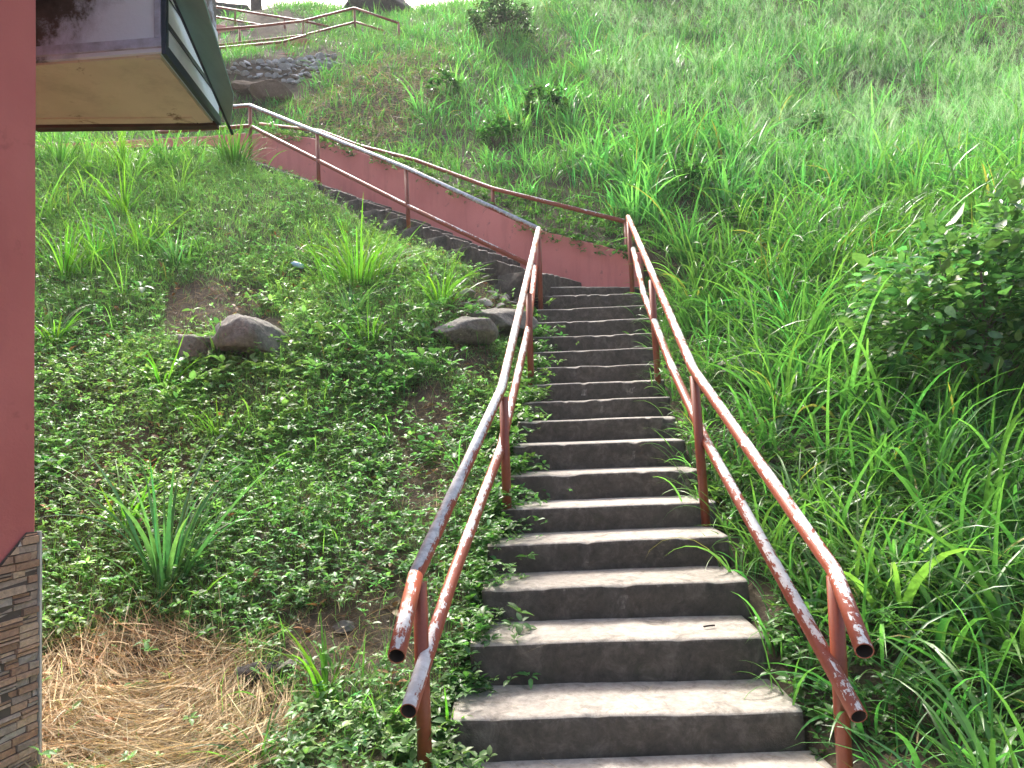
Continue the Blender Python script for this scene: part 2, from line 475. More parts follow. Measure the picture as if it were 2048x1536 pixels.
def ground_poly(pix): return np.array([ground_at(*p)[:2] for p in pix])
def in_poly(x, y, poly):
    r = np.zeros(len(x), bool); j = len(poly) - 1
    for i in range(len(poly)):
        xi, yi, xj, yj = *poly[i], *poly[j]
        c = ((yi > y) != (yj > y)) & (x < (xj - xi) * (y - yi) / (yj - yi + 1e-12) + xi)
        r ^= c; j = i
    return r

def build_ground():
    xs = np.r_[-150, -90, -60, -40, -28, -20, np.arange(-14, -5, .25), np.arange(-5, 5, .07), np.arange(5, 16.1, .25), 20, 28, 40, 60, 90, 150]
    ys = np.r_[-120, -60, -30, -12, -6, -3, np.arange(-2, 2, .4), np.arange(2, 13.2, .07), np.arange(13.2, 28.1, .25), 34, 45, 60, 90, 150]
    X, Y = np.meshgrid(xs, ys)
    Z = terrain(X.ravel(), Y.ravel())
    nx = len(xs)
    idx = (np.arange(len(ys) - 1)[:, None] * nx + np.arange(nx - 1)[None]).ravel()
    o = mesh_np("ground", np.c_[X.ravel(), Y.ravel(), Z], np.c_[idx, idx + 1, idx + nx + 1, idx + nx], M_SOIL)
    tag(o, kind="structure")
build_ground()

# ------------------------------------------------------------------ concrete steps
def step_geo(Lp, Rp, dvec, D, h, nseg=60, seed=0, chip=1.0):
    rr = np.random.default_rng(seed)
    Lp, Rp = np.asarray(Lp, float), np.asarray(Rp, float)
    prof = [(.004, -h), (-.002, -h * .55), (-.004, -.05), (0, -.022), (.004, -.009), (.014, -.001), (.04, .001), (D * .5, .002), (D, .004)]
    t = np.linspace(0, 1, nseg + 1)
    wob = (vnoise(t * 7, t * 0 + seed, 3) - .5) * .012
    wz = (vnoise(t * 5, t * 0 + seed + .5, 7) - .5) * .009
    ch = np.maximum(0, vnoise(t * 17, t * 0 + seed * 1.7, 4) - .66) * .085 * chip + np.maximum(0, vnoise(t * 5, t * 0 + seed * 2.9, 14) - .78) * .08
    V, k = [], len(prof)
    for q in range(nseg + 1):
        b = Lp + (Rp - Lp) * t[q]
        for j, (dy, dz) in enumerate(prof):
            e = 1 if j in (2, 3, 4, 5) else (.4 if j == 6 else 0)
            f = 1 if j < 7 else 0
            rough = (vnoise(np.array([t[q] * 23.]), np.array([j * 3.1 + seed]), 12)[0] - .5) * .012 * (j in (0, 1))
            V.append(b + dvec * (dy + wob[q] * f + ch[q] * e + rough) + np.array([0, 0, dz + wz[q] * (j > 1) - ch[q] * e * .6]))
    Fc = []
    for q in range(nseg):
        for j in range(k - 1):
            a = q * k + j
            Fc.append([a, a + k, a + k + 1, a + 1])
    nb = len(V)
    for q in (0, nseg):      # closed ends: drop to the underside at the back
        V.append(Lp + (Rp - Lp) * t[q] + dvec * D + np.array([0, 0, -h]))
    Fc.append([j for j in range(k)] + [nb]); Fc.append([nseg * k + j for j in range(k)][::-1] + [nb + 1])
    return V, Fc
Yv = np.array([0, 1.0, 0])
st1 = empty("staircase", (0.5, 3.0, 0), "lower flight of weathered concrete steps running straight up between two red pipe handrails", "staircase")
for i in range(16):
    h = (SZ[i] - (SZ[i - 1] if i else 0)) + .05
    L_, R_ = SL[i].copy(), SR[i].copy()
    L_[2] = .6 * SL[i][2] + .4 * SZ[i]; R_[2] = .6 * SR[i][2] + .4 * SZ[i]
    D = .40 if i < 15 else .9
    V, Fc = step_geo(L_, R_, Yv, D, h, seed=i + 1)
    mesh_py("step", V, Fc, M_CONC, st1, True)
st2 = empty("staircase", tuple(C2 + A2 * .2), "upper flight of concrete steps climbing left along the pink retaining wall", "staircase")
z17 = SZ[15] + .13
V, Fc = step_geo(at_z(1074, 573, z17), C2 + N2 * -.02 + A2 * -.1 + np.array([.06, 0, z17 - 3.0]), A2, 1.0, .2, seed=31)
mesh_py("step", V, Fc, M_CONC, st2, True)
ss = [.72, 1.28, 1.66, 2.06, 2.46, 2.81, 3.22] + list(np.arange(3.62, S_END, .395))
for j, s in enumerate(ss):
    zz = zf(s); q = C2 + A2 * s; q[2] = zz
    l = C2 + A2 * (s + .03) - N2 * W2; l[2] = zz - .012
    V, Fc = step_geo(l, q - N2 * .004, A2, .62, .3, seed=40 + j)
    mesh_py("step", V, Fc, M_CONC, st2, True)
# landing beyond the last step, turning left
q = C2 + A2 * S_END
Lz = zf(S_END)
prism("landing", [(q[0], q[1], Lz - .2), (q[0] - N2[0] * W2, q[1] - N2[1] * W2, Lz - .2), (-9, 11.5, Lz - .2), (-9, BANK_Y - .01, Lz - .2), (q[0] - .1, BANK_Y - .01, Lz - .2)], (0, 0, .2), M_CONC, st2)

# foot slab in front of the first step
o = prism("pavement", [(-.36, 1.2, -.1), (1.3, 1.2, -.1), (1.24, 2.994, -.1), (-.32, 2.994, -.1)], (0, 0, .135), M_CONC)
tag(o, kind="structure")

# ------------------------------------------------------------------ retaining walls
def wall_mesh(name, pts_top, pts_bot, thick, nrm, mat, seed=0):
    n = len(pts_top); V = []
    for k in range(n):
        tz = (vnoise(np.array([k * .9]), np.array([seed * 3.3]), 2)[0] - .5) * .035
        a, b = np.array(pts_top[k]), np.array(pts_bot[k])
        V += [b, a + [0, 0, tz - .012] , a + nrm * .012 + [0, 0, tz], a + nrm * (thick - .012) + [0, 0, tz], a + nrm * thick + [0, 0, tz - .012], b + nrm * thick]
    Fc = []
    for k in range(n - 1):
        for j in range(5):
            Fc.append([k * 6 + j, (k + 1) * 6 + j, (k + 1) * 6 + j + 1, k * 6 + j + 1])
    Fc.append([0, 1, 2, 3, 4, 5]); Fc.append([(n - 1) * 6 + j for j in range(5, -1, -1)])
    return mesh_py(name, V, Fc, mat)
ws = np.linspace(-.12, S_END, 40)
pt = [tuple((C2 + A2 * s)[:2]) + (float(wall_top(s)),) for s in ws]
pb = [tuple((C2 + A2 * s)[:2]) + (float(zf(s) - .5),) for s in ws]
o = wall_mesh("retaining_wall", pt, pb, .13, N2, M_PINKWALL, 1)
tag(o, "long stained pink retaining wall slanting up behind the upper flight of steps", "wall")
xsW = np.linspace(BEND[0] - .02, -9, 24)
o = wall_mesh("retaining_wall", [(x, BANK_Y, 6.92 + .02 * (x + 5)) for x in xsW], [(x, BANK_Y, 5.8) for x in xsW], .13, Yv, M_PINKWALL, 2)
tag(o, "faded pink retaining wall glimpsed under the window box behind tall grass", "wall")
def far_wall(pix, h, label, seed):
    top = []
    for (x0, y0, Y0), (x1, y1, Y1) in zip(pix[:-1], pix[1:]):
        for f in np.linspace(0, 1, 8, endpoint=False): top.append(at(x0, y0, Y0 - .55) * (1 - f) + at(x1, y1, Y1 - .55) * f)
    top.append(at(pix[-1][0], pix[-1][1], pix[-1][2] - .55))
    bot = [t - [0, 0, h] for t in top]
    o = wall_mesh("retaining_wall", top, bot, .2, Yv, M_PINKWALL, seed)
    tag(o, label, "wall")
far_wall([(395, 45, 19.4), (500, 56, 19.2), (575, 74, 19.0)], .55, "uppermost pink wall strip under the two highest railings", 5)
far_wall([(550, 84, 17.3), (610, 76, 17.6), (650, 86, 17.7)], .5, "short pink wall end where the high railings cross", 6)
far_wall([(470, 122, 16.0), (550, 108, 16.3), (590, 103, 16.4)], .35, "low pink kerb wall just above the grey riprap stones", 7)
o = wall_mesh("stone_wall", [at(x, 0 + (x - 400) * .1, 22.0) for x in (380, 420, 460, 495)], [at(x, 30, 22.0) - [0, 0, .2] for x in (380, 420, 460, 495)], .3, Yv, M_ROCK_DARK, 8)
tag(o, "dark low wall at the crest of the hill above the highest railing", "wall")

# ------------------------------------------------------------------ handrails
RAD = .0305
def post(par, top, base, r=RAD * .96, mat=M_POST):
    top, base = np.array(top), np.array(base)
    return tube("post", [base - (top - base) / np.linalg.norm(top - base) * .12, top - [0, 0, .012]], r, mat, par, 14)
FR = C2 - N2 * 1.04
def fr(px, py): return on_plane(px, py, FR, N2)
P4t = at(1077, 458, 8.12)
lr = empty("handrail", tuple(at(850, 1536, 2.8)), "left handrail worn to bare steel, running from open ends up and along the upper flight", "handrail")
bend_top, bend_low = fr(500, 211), fr(500, 252)
l_top = [at(793, 1312, 2.38), at(831, 1152, 2.8), at(1003, 778, 4.45), P4t]
tube("top_rail", l_top[1:], RAD, M_RAIL_BARE, lr, 18)
tube("rail_end", [l_top[0], l_top[1] + (l_top[1] - l_top[0]) * .01], RAD, M_RAIL_LOW, lr, 18, hole0=True)
u_top = [P4t, fr(812, 336), bend_top, bend_top + np.array([-1.6, .12, .0])]
tube("top_rail", u_top, RAD, M_RAIL_STEEL, lr, 14)
l_low = [at(817, 1422, 2.5), at(905, 1155, 3.35), at(1003, 893, 4.5), at(1057, 655, 6.35), at(1070, 535, 8.1)]
tube("lower_rail", l_low, RAD, M_RAIL_LOW, lr, 18, hole0=True)
tube("lower_rail", [l_low[-1], fr(815, 412), bend_low, bend_low + np.array([-1.6, .12, .0])], RAD, M_RAIL_LOW, lr, 14)
post(lr, at(839, 1158, 2.8), at(851, 1560, 2.8))
post(lr, at(1007, 790, 4.47), at(1015, 1040, 4.47))
post(lr, at(1057, 585, 6.32), at(1062, 757, 6.32))
post(lr, P4t, at(1081, 600, 8.12))
for a, b in (((812, 338), (818, 470)), ((634, 266), (638, 372)), ((500, 212), (501, 300))):
    post(lr, fr(*a), fr(*b))
rr_ = empty("handrail", tuple(at(1690, 1536, 2.75)), "right handrail with flaking white chips along the lower flight, open pipe ends", "handrail")
tube("top_rail", [at(1729, 1302, 2.34), at(1669, 1142, 2.76), at(1386, 738, 4.42), at(1256, 434, 8.45)], RAD, M_RAIL_CHIP, rr_, 18, hole0=True)
tube("lower_rail", [at(1718, 1433, 2.5), at(1412, 882, 4.42), at(1344, 735, 5.25), at(1288, 590, 7.0), at(1266, 498, 8.42)], RAD, M_RAIL_CHIP, rr_, 18, hole0=True)
post(rr_, at(1668, 1146, 2.73), at(1691, 1560, 2.73))
post(rr_, at(1388, 748, 4.43), at(1412, 1052, 4.43))
post(rr_, at(1303, 558, 6.25), at(1316, 760, 6.25))
post(rr_, at(1257, 436, 8.45), at(1265, 590, 8.45))
RRp = C2 + N2 * .2
def rrp(px, py): return on_plane(px, py, RRp, N2)
rb = empty("handrail", tuple(rrp(1250, 560)), "rear handrail with peeling paint standing behind the pink wall", "handrail")
tube("top_rail", [rrp(1250, 443), rrp(985, 377), rrp(830, 320), rrp(720, 292), rrp(640, 262), rrp(520, 248)], RAD, M_RAIL_CHIP, rb, 14)
def down(par, p, extra=0.0):
    p = np.array(p); g = terrain(p[0:1], p[1:2])[0]
    post(par, p, np.array([p[0], p[1], min(g, p[2] - .3) - extra]))
post(rb, rrp(1251, 443), rrp(1259, 590))
down(rb, rrp(985, 378)); down(rb, rrp(720, 293)); down(rb, rrp(550, 252))
def far_rail(top, low, posts, label):
    b = at(*posts[0])
    e = empty("handrail", (b[0], b[1], float(terrain(b[0:1], b[1:2])[0])), label, "handrail")
    top, posts, low = [[(a, b_, c - .75) for a, b_, c in L_] if L_ else L_ for L_ in (top, posts, low)]
    tube("top_rail", [at(*p) for p in top], RAD, M_RAIL_LOW, e, 10)
    if low: tube("lower_rail", [at(*p) for p in low], RAD * .9, M_RAIL_LOW, e, 10)
    for p in posts: down(e, at(*p))
far_rail([(385, 5, 20.4), (402, 9, 20.3), (606, 42, 19.3), (657, 53, 19.1)], [(385, 26, 20.4), (410, 30, 20.3), (520, 50, 19.7), (657, 80, 19.1)], [(415, 12, 20.2), (470, 19, 20), (569, 36, 19.5), (657, 53, 19.1)],
         "highest handrail, falling to the right across the top of the hill")
far_rail([(410, 61, 17.4), (520, 52, 17.9), (606, 42, 18.3), (709, 16, 18.7), (797, 46, 17.8)], [(410, 93, 17.4), (606, 71, 18.3), (711, 44, 18.7), (766, 61, 18.1)], [(479, 56, 17.8), (606, 42, 18.3), (709, 16, 18.7), (797, 46, 17.8)],
         "peaked handrail rising to a corner below the dark boulders")
far_rail([(420, 98, 16.5), (440, 96, 16.6), (565, 84, 17.1), (612, 71, 17.4)], None, [(440, 96, 16.6), (565, 84, 17.1)],
         "lowest of the three far handrails, single pipe above the riprap")

# ------------------------------------------------------------------ kiosk building on the left
M_CREAM = plaster("stained_cream_board", (.50, .46, .37), (.66, .62, .51), stain=(.14, .09, .05), amount=.9)
def mould(xa, xb, z0):
    mt, t, p, out = new_mat("mouldy_blue_paint")
    a = noise(t, 3.0, 8, .65, dist=.4); b = noise(t, 16, 8, .75)
    sp = t.nodes.new('ShaderNodeSeparateXYZ'); t.links.new(N(t, 'ShaderNodeNewGeometry').outputs['Position'], sp.inputs[0])
    u_ = mathn(t, 'DIVIDE', mathn(t, 'SUBTRACT', sp.outputs[0], xa), xb - xa); v_ = mathn(t, 'DIVIDE', mathn(t, 'SUBTRACT', sp.outputs[2], z0), .25)
    f = mathn(t, 'ADD', mathn(t, 'MULTIPLY', a, .5), mathn(t, 'MULTIPLY', b, .3))
    f = mathn(t, 'ADD', f, mathn(t, 'ADD', mathn(t, 'MULTIPLY', mathn(t, 'SUBTRACT', .62, u_), .42), mathn(t, 'MULTIPLY', mathn(t, 'SUBTRACT', v_, .6), .16)))
    t.links.new(ramp(t, f, [(.42, (.66, .74, .88)), (.53, (.44, .50, .62)), (.60, (.075, .07, .06)), (.72, (.022, .019, .015))]), p.inputs["Base Color"])
    p.inputs["Roughness"].default_value = .7; bump(t, b, .3, .01, p)
    return mt
M_BLUEFRAME = plain("blue_grey_trim", (.40, .43, .56), .6, var=.35, nscale=14)
M_NAVY = plain("navy_frame", (.022, .036, .06), .4)
M_PANEL = plain("white_blue_panel", (.72, .80, .90), .35, var=.06)
M_FLAP = plain("green_flap", (.19, .35, .33), .5, var=.12)
M_TRIM = plain("pale_edge_trim", (.55, .52, .46), .5)
M_MORTAR = plain("mortar", (.11, .085, .065), .9)
def stoneface():
    mt, t, p, out = new_mat("split_stone_face")
    a = N(t, "ShaderNodeAttribute", attribute_name="Col").outputs["Color"]
    b = noise(t, 55, 6, .7); c = noise(t, 14, 4, .6)
    col = mix(t, 1.0, a, ramp(t, b, [(.3, (.6, .6, .6)), (.7, (1.25, 1.25, 1.25))]), 'MULTIPLY')
    col = mix(t, mathn(t, 'MULTIPLY', c, .35), col, (.36, .32, .28))
    t.links.new(col, p.inputs["Base Color"]); p.inputs["Roughness"].default_value = .85
    bump(t, b, .8, .008, p)
    return mt
M_STONEFACE = stoneface()
YC = 2.72
cB = at(74, 1062, YC)
zb = cB[2]
dirw = np.array([.262, .965, 0])
cF = cB - dirw * 1.6; cF[2] = zb
bld = empty("building", (cB[0], cB[1], 0), "salmon pink kiosk building with stone cladding at its base, at the left edge", "building")
far = cB + np.array([-1.3, 1.0, 0])
plan = [cF, cB, far, far + np.array([-1.2, -.2, 0]), cF + np.array([-2.0, 0, 0])]
zs_ = np.linspace(-.3, 4.2, 46)
Vw, Fw = [], []
cham = .012
for q_, z_ in enumerate(zs_):
    jt = (vnoise(np.array([z_ * 3.1]), np.array([.5]), 3)[0] - .5) * .010 + (vnoise(np.array([z_ * 14.]), np.array([.5]), 5)[0] - .5) * .004
    c1 = cB - dirw * cham + np.array([.965, -.262, 0]) * jt * .3
    c2 = cB - np.array([.965, -.262, 0]) * cham + dirw * jt
    ring = [plan[0], c1, c2, plan[2], plan[3], plan[4]]
    Vw += [(p_[0], p_[1], z_) for p_ in ring]
for q_ in range(len(zs_) - 1):
    for j_ in range(6):
        Fw.append([q_ * 6 + j_, q_ * 6 + (j_ + 1) % 6, (q_ + 1) * 6 + (j_ + 1) % 6, (q_ + 1) * 6 + j_])
Fw.append([5, 4, 3, 2, 1, 0]); Fw.append([(len(zs_) - 1) * 6 + j_ for j_ in range(6)])
mesh_py("plaster_wall", Vw, Fw, M_PINK, bld)
nA = np.array([.965, -.262, 0])
def wl(px, py):
    return on_plane(px, py, cB + nA * .004, nA)
zc = wl(52, 1065); zd = wl(0, 1127); ze = zd + (zd - zc) * 3
face = [np.array([ze[0], ze[1], -.3]), np.array([cB[0], cB[1], -.3]) - dirw * .008, np.array([cB[0], cB[1], zb]) - dirw * .008, zc, zd, ze]
face = [q + nA * (.004 - (q - cB) @ nA) for q in face]
clad = prism("mortar_bed", face, nA * .006, M_MORTAR, bld)
sv_, sf_, sc_ = [], [], []
zrow = -.3
r2 = np.random.default_rng(77)
while zrow < zb + .03:
    hrow = r2.uniform(.024, .034); ux = .0 + r2.uniform(0, .05)
    while ux > -.62:
        ln = r2.uniform(.05, .15); u0, u1 = ux - ln + .0018, min(ux, -.008); ux -= ln
        if u1 - u0 < .012: continue
        h2 = hrow * (1 if r2.uniform() < .8 else .5)
        for (za, zb2) in (((zrow, zrow + hrow),) if h2 == hrow else ((zrow, zrow + h2), (zrow + h2, zrow + hrow))):
            dep = r2.uniform(.010, .024); tl = r2.uniform(-.003, .003, 4); o_ = len(sv_); jz = r2.uniform(-.0015, .0015, 4)
            cs = [(u0, za + .0012 + jz[0]), (u1, za + .0012 + jz[1]), (u1, zb2 - .0008 + jz[2]), (u0, zb2 - .0008 + jz[3])]
            for dd_ in (.002, 1):
                for k_, (u_, z_) in enumerate(cs):
                    ins = .0016 if dd_ == 1 else 0
                    u2 = u_ + (ins if k_ in (0, 3) else -ins); z2 = z_ + (ins if k_ in (0, 1) else -ins)
                    q_ = cB + dirw * u2 + nA * ((dep + tl[k_]) if dd_ == 1 else .002); sv_.append((q_[0], q_[1], z2))
            sf_ += [[o_ + a_ for a_ in f_] for f_ in ((4, 5, 6, 7), (0, 1, 5, 4), (1, 2, 6, 5), (2, 3, 7, 6), (3, 0, 4, 7))]
            base_ = [(.34, .18, .10), (.42, .25, .15), (.30, .22, .165), (.46, .31, .20), (.36, .30, .25), (.27, .15, .09)][r2.integers(6)]
            sc_ += [tuple(np.array(base_) * r2.uniform(1.0, 1.5))] * 8
    zrow += hrow
me = bpy.data.meshes.new("stone_cladding"); me.from_pydata([tuple(map(float, v)) for v in sv_], [], sf_)
ca_ = me.attributes.new("Col", 'FLOAT_COLOR', 'POINT'); ca_.data.foreach_set("color", np.c_[np.array(sc_), np.ones(len(sc_))].astype(np.float32).ravel())
bm = bmesh.new(); bm.from_mesh(me)
bmesh.ops.recalc_face_normals(bm, faces=bm.faces)
bmesh.ops.bisect_plane(bm, geom=bm.verts[:] + bm.edges[:] + bm.faces[:], plane_co=Vector((0, 0, zb - .004)), plane_no=Vector((0, 0, 1)), clear_outer=True)
dl = Vector(map(float, zd - zc)).normalized(); nd_ = dl.cross(Vector(map(float, nA))).normalized()
if nd_.z < 0: nd_ = -nd_
bmesh.ops.bisect_plane(bm, geom=bm.verts[:] + bm.edges[:] + bm.faces[:], plane_co=Vector(map(float, zc)), plane_no=nd_, clear_outer=True)
bm.to_mesh(me); bm.free()
link("stone_cladding", me, M_STONEFACE, bld)
tq = cB + nA * .001 - dirw * .006
prism("edge_trim", [np.array([tq[0], tq[1], -.3]), np.array([tq[0], tq[1], -.3]) + dirw * .009, np.array([tq[0], tq[1], -.3]) + dirw * .009 + nA * .021, np.array([tq[0], tq[1], -.3]) + nA * .021], (0, 0, zb + .3), M_TRIM, bld)
rq = [cF + nA * .65, cB + nA * .65 - dirw * .02, cB + nA * .65 + dirw * .35, plan[2] + dirw * .2, plan[3], plan[4]]
prism("shade_roof", [(q_[0], q_[1], 4.206) for q_ in rq], (0, 0, .12), M_FLAP, bld)  # unseen overhang, added to shade the top of the wall
# window box hanging beyond the corner
YN = 3.3
bR = at(325, 103, YN); zbx = bR[2]
bL = at_z(60, 123, zbx); bFR = at_z(435, 245, zbx); bFL = at_z(70, 250, zbx)
upz = np.array([0, 0, .9])
M_MOULD = mould(float(bL[0]), float(bR[0]), zbx)
box = prism("window_box", [bL, bR, bFR, bFL], upz, M_MOULD, bld)
e1 = (bR - bL) / np.linalg.norm(bR - bL); e2 = (bFR - bR) / np.linalg.norm(bFR - bR)
def strip(name, a, b, w_out, z0, z1, mat, outv):
    a, b = np.array(a), np.array(b)
    q = [a + [0, 0, z0], b + [0, 0, z0], b + outv * w_out + [0, 0, z0], a + outv * w_out + [0, 0, z0]]
    return prism(name, q, (0, 0, z1 - z0), mat, box)
outF = np.array([e1[1], -e1[0], 0]); outS = np.array([e2[1], -e2[0], 0])
if outS[0] < 0: outS = -outS
prism("soffit", [bL + e2 * .02, bR + e2 * .02 - e1 * .02, bFR - e1 * .02 - e2 * .03, bFL - e2 * .03], (0, 0, -.012), M_CREAM, box)
prism("soffit_batten", [bR - e1 * .10 + e2 * .03 + [0, 0, -.012], bR - e1 * .022 + e2 * .03 + [0, 0, -.012], bFR - e1 * .022 - e2 * .05 + [0, 0, -.012], bFR - e1 * .10 - e2 * .05 + [0, 0, -.012]], (0, 0, -.008), M_CREAM, box)
prism("soffit_batten", [bFL - e2 * .12 + [0, 0, -.012], bFR - e2 * .12 - e1 * .11 + [0, 0, -.012], bFR - e2 * .05 - e1 * .11 + [0, 0, -.012], bFL - e2 * .05 + [0, 0, -.012]], (0, 0, -.007), M_CREAM, box)
prism("back_edge", [bFL - e2 * .028, bFR - e2 * .028, bFR + e2 * .03, bFL + e2 * .03], (0, 0, -.03), plain("dark_rotten_wood", (.05, .033, .024), .8, var=.5), box)
strip("bottom_rail", bL, bR, .014, .02, .065, M_BLUEFRAME, outF)
strip("corner_stile", bR - e1 * .035, bR - e1 * .002, .013, .067, .9, M_BLUEFRAME, outF)
strip("frame_edge", bR - e2 * .012, bFR, .02, -.018, .035, M_NAVY, outS)
strip("frame_edge", bR - e2 * .012, bR + e2 * .02, .022, .036, .9, M_NAVY, outS)
strip("white_panel", bR + e2 * .022, bFR - e2 * .01, .012, .037, .135, M_PANEL, outS)
strip("divider", bR + e2 * .022, bFR - e2 * .01, .018, .1365, .152, M_NAVY, outS)
strip("divider", bR + e2 * .022, bFR - e2 * .01, .016, .158, .165, M_NAVY, outS)
strip("white_panel", bR + e2 * .022, bFR - e2 * .01, .011, .1665, .29, M_PANEL, outS)
strip("divider", bR + e2 * .022, bFR - e2 * .01, .018, .2915, .31, M_NAVY, outS)
strip("white_panel", bR + e2 * .022, bFR - e2 * .01, .011, .3115, .55, M_PANEL, outS)
fa, fb_, fc, fd = at(336, -30, 3.30), at(398, -30, 3.12), at(467, 192, 3.75), at(459, 255, 4.1)
nfl = np.cross(fb_ - fa, fd - fa); nfl /= np.linalg.norm(nfl)
prism("flap", [fa, fb_, fc, fd], nfl * .006, M_FLAP, box)
dd = (fd - fa) / np.linalg.norm(fd - fa)
tube("flap_edge", [fa, fd + dd * .05], .0095, M_NAVY, box, 8)

# ------------------------------------------------------------------ rocks
def rock_mesh(name, seed, sub=3, rough=.35, flat=.7):
    bm = bmesh.new(); bmesh.ops.create_icosphere(bm, subdivisions=sub, radius=1)
    rr = np.random.default_rng(seed)
    planes = [(Vector(rr.normal(size=3)).normalized(), rr.uniform(.42, .85)) for _ in range(13)]
    for v in bm.verts:
        p = v.co.copy()
        for n, d in planes:
            k = p.dot(n)
            if k > d: p -= n * (k - d) * .96
        a = np.array([[p.x * 2.2 + seed, p.y * 2.2 + p.z * 1.7]])
        p *= 1 + rough * (float(fbm(a[:, 0], a[:, 1], seed)[0]) - .5) + .12 * (float(fbm(a[:, 0] * 4, a[:, 1] * 4, seed + 9)[0]) - .5) * (sub > 2)
        p.z *= flat
        v.co = p
    me = bpy.data.meshes.new(name); bm.to_mesh(me); bm.free()
    return me
def boulder(name, px, py, sx, sy, sz, rz, mat, label, cat, seed, sink=.25, rx=0, Y=None, group=None, sub=4):
    p = ground_at(px, py) if Y is None else at(px, py, Y)
    me = rock_mesh(name, seed, sub)
    o = link(name, me, mat, None, True)
    o.location = (p[0], p[1], p[2] + sz * (1 - sink * 2) * .6)
    o.scale = (sx, sy, sz); o.rotation_euler = (rx, 0, rz)
    return tag(o, label, cat, group)
boulder("boulder", 512, 700, .40, .38, .44, .5, M_ROCK, "large smooth grey boulder bedded in the left bank", "boulder", 3, .34)
boulder("boulder", 405, 715, .42, .36, .34, 1.2, M_ROCK, "rough boulder half buried under dry grass, beside the large smooth grey one", "boulder", 5, .5)
boulder("boulder", 915, 685, .42, .30, .30, .2, M_ROCK, "grey angular rock at left end of the ledge beside the lower flight", "boulder", 7, .25)
boulder("boulder", 1000, 668, .42, .3, .32, .1, M_ROCK, "grey rock directly left of the handrail, under the pale loose stones", "boulder", 9, .25)
boulder("boulder", 522, 1365, .13, .10, .09, .3, M_ROCK_DARK, "small black stone at the edge of the straw patch", "stone", 12, .2)
boulder("boulder", 590, 1340, .11, .08, .06, .8, M_ROCK, "flat grey stone between the straw patch and left handrail", "stone", 13, .2)
boulder("boulder", 690, 1262, .07, .06, .05, .8, M_ROCK, "small grey stone in the bare soil left of the bottom handrail", "stone", 15, .2)
boulder("boulder", 552, 205, .62, .5, .42, .1, M_EARTH, "brown earthy boulder below the riprap stones", "boulder", 17, .25)
boulder("boulder", 505, 190, .45, .4, .36, .6, M_EARTH, "smaller brown clod left of the brown boulder under the riprap", "boulder", 18, .25)
boulder("boulder", 727, 30, 1.0, .8, .95, .3, M_ROCK_DARK, "left one of two black boulders on the hill crest", "boulder", 19, .2, Y=21.3)
boulder("boulder", 792, 34, .75, .7, .8, 1.3, M_ROCK_DARK, "right one of two black boulders on the hill crest", "boulder", 22, .2, Y=21.3)
ps = at(602, 40, 21.0)
o = prism("stone_slab", [ps + [-.45, 0, -.2], ps + [.45, 0, -.2], ps + [.42, .05, .18], ps + [.05, .1, .5], ps + [-.4, .05, .05]], (0.1, .5, 0), M_ROCK_PALE, None, .03)
tag(o, "pale pointed stone slab on the crest under the sky gap", "stone")
# loose pale stones by the ledge and riprap patch
stone_me = [rock_mesh("stone", 100 + k, 2, .4, .75) for k in range(8)]
for me in stone_me[:4]: me.materials.append(M_ROCK_PALE)
for me in stone_me[4:]: me.materials.append(M_ROCK_BLUE)
def stones(pix, n, r0, r1, meshes, name, label, cat, group, minsep):
    poly = ground_poly(pix); lo, hi = poly.min(0), poly.max(0); got = []
    tries = 0
    while len(got) < n and tries < 30000:
        tries += 1
        x, y = rng.uniform(lo[0], hi[0]), rng.uniform(lo[1], hi[1])
        if not in_poly(np.array([x]), np.array([y]), poly)[0]: continue
        if any((x - a) ** 2 + (y - b) ** 2 < minsep ** 2 for a, b in got): continue
        got.append((x, y))
        r = rng.uniform(r0, r1)
        o = bpy.data.objects.new(name, meshes[rng.integers(len(meshes))])
        z = terrain(np.array([x]), np.array([y]))[0]
        o.location = (x, y, z + r * .12); o.scale = (r * rng.uniform(1.0, 1.6), r * rng.uniform(.9, 1.3), r * rng.uniform(.5, .8))
        o.rotation_euler = (rng.uniform(-.4, .8), rng.uniform(-.4, .4), rng.uniform(0, 6.3))
        COL.objects.link(o)
        o.data.polygons.foreach_set("use_smooth", np.zeros(len(o.data.polygons), bool))
        tag(o, label, cat, group)
stones([(920, 612), (930, 575), (1010, 572), (1050, 600), (1040, 632), (950, 636)], 26, .05, .12, stone_me[:4], "loose_stone", "pale loose stone piled on the dark ledge left of the lower handrail", "stone", "pale stones on the ledge", .085)
stones([(780, 520), (800, 500), (880, 520), (900, 560), (840, 560)], 12, .04, .09, stone_me[:4], "loose_stone", "small pale stone in the grass below the front of the upper flight", "stone", "stones below the upper flight", .09)
stones([(448, 160), (455, 140), (540, 122), (668, 108), (672, 135), (610, 160), (590, 168), (520, 158)], 300, .06, .125, stone_me[4:], "riprap_stone", "blue grey angular stone in the riprap patch above the upper flight", "stone", "stones of the riprap patch", .105)

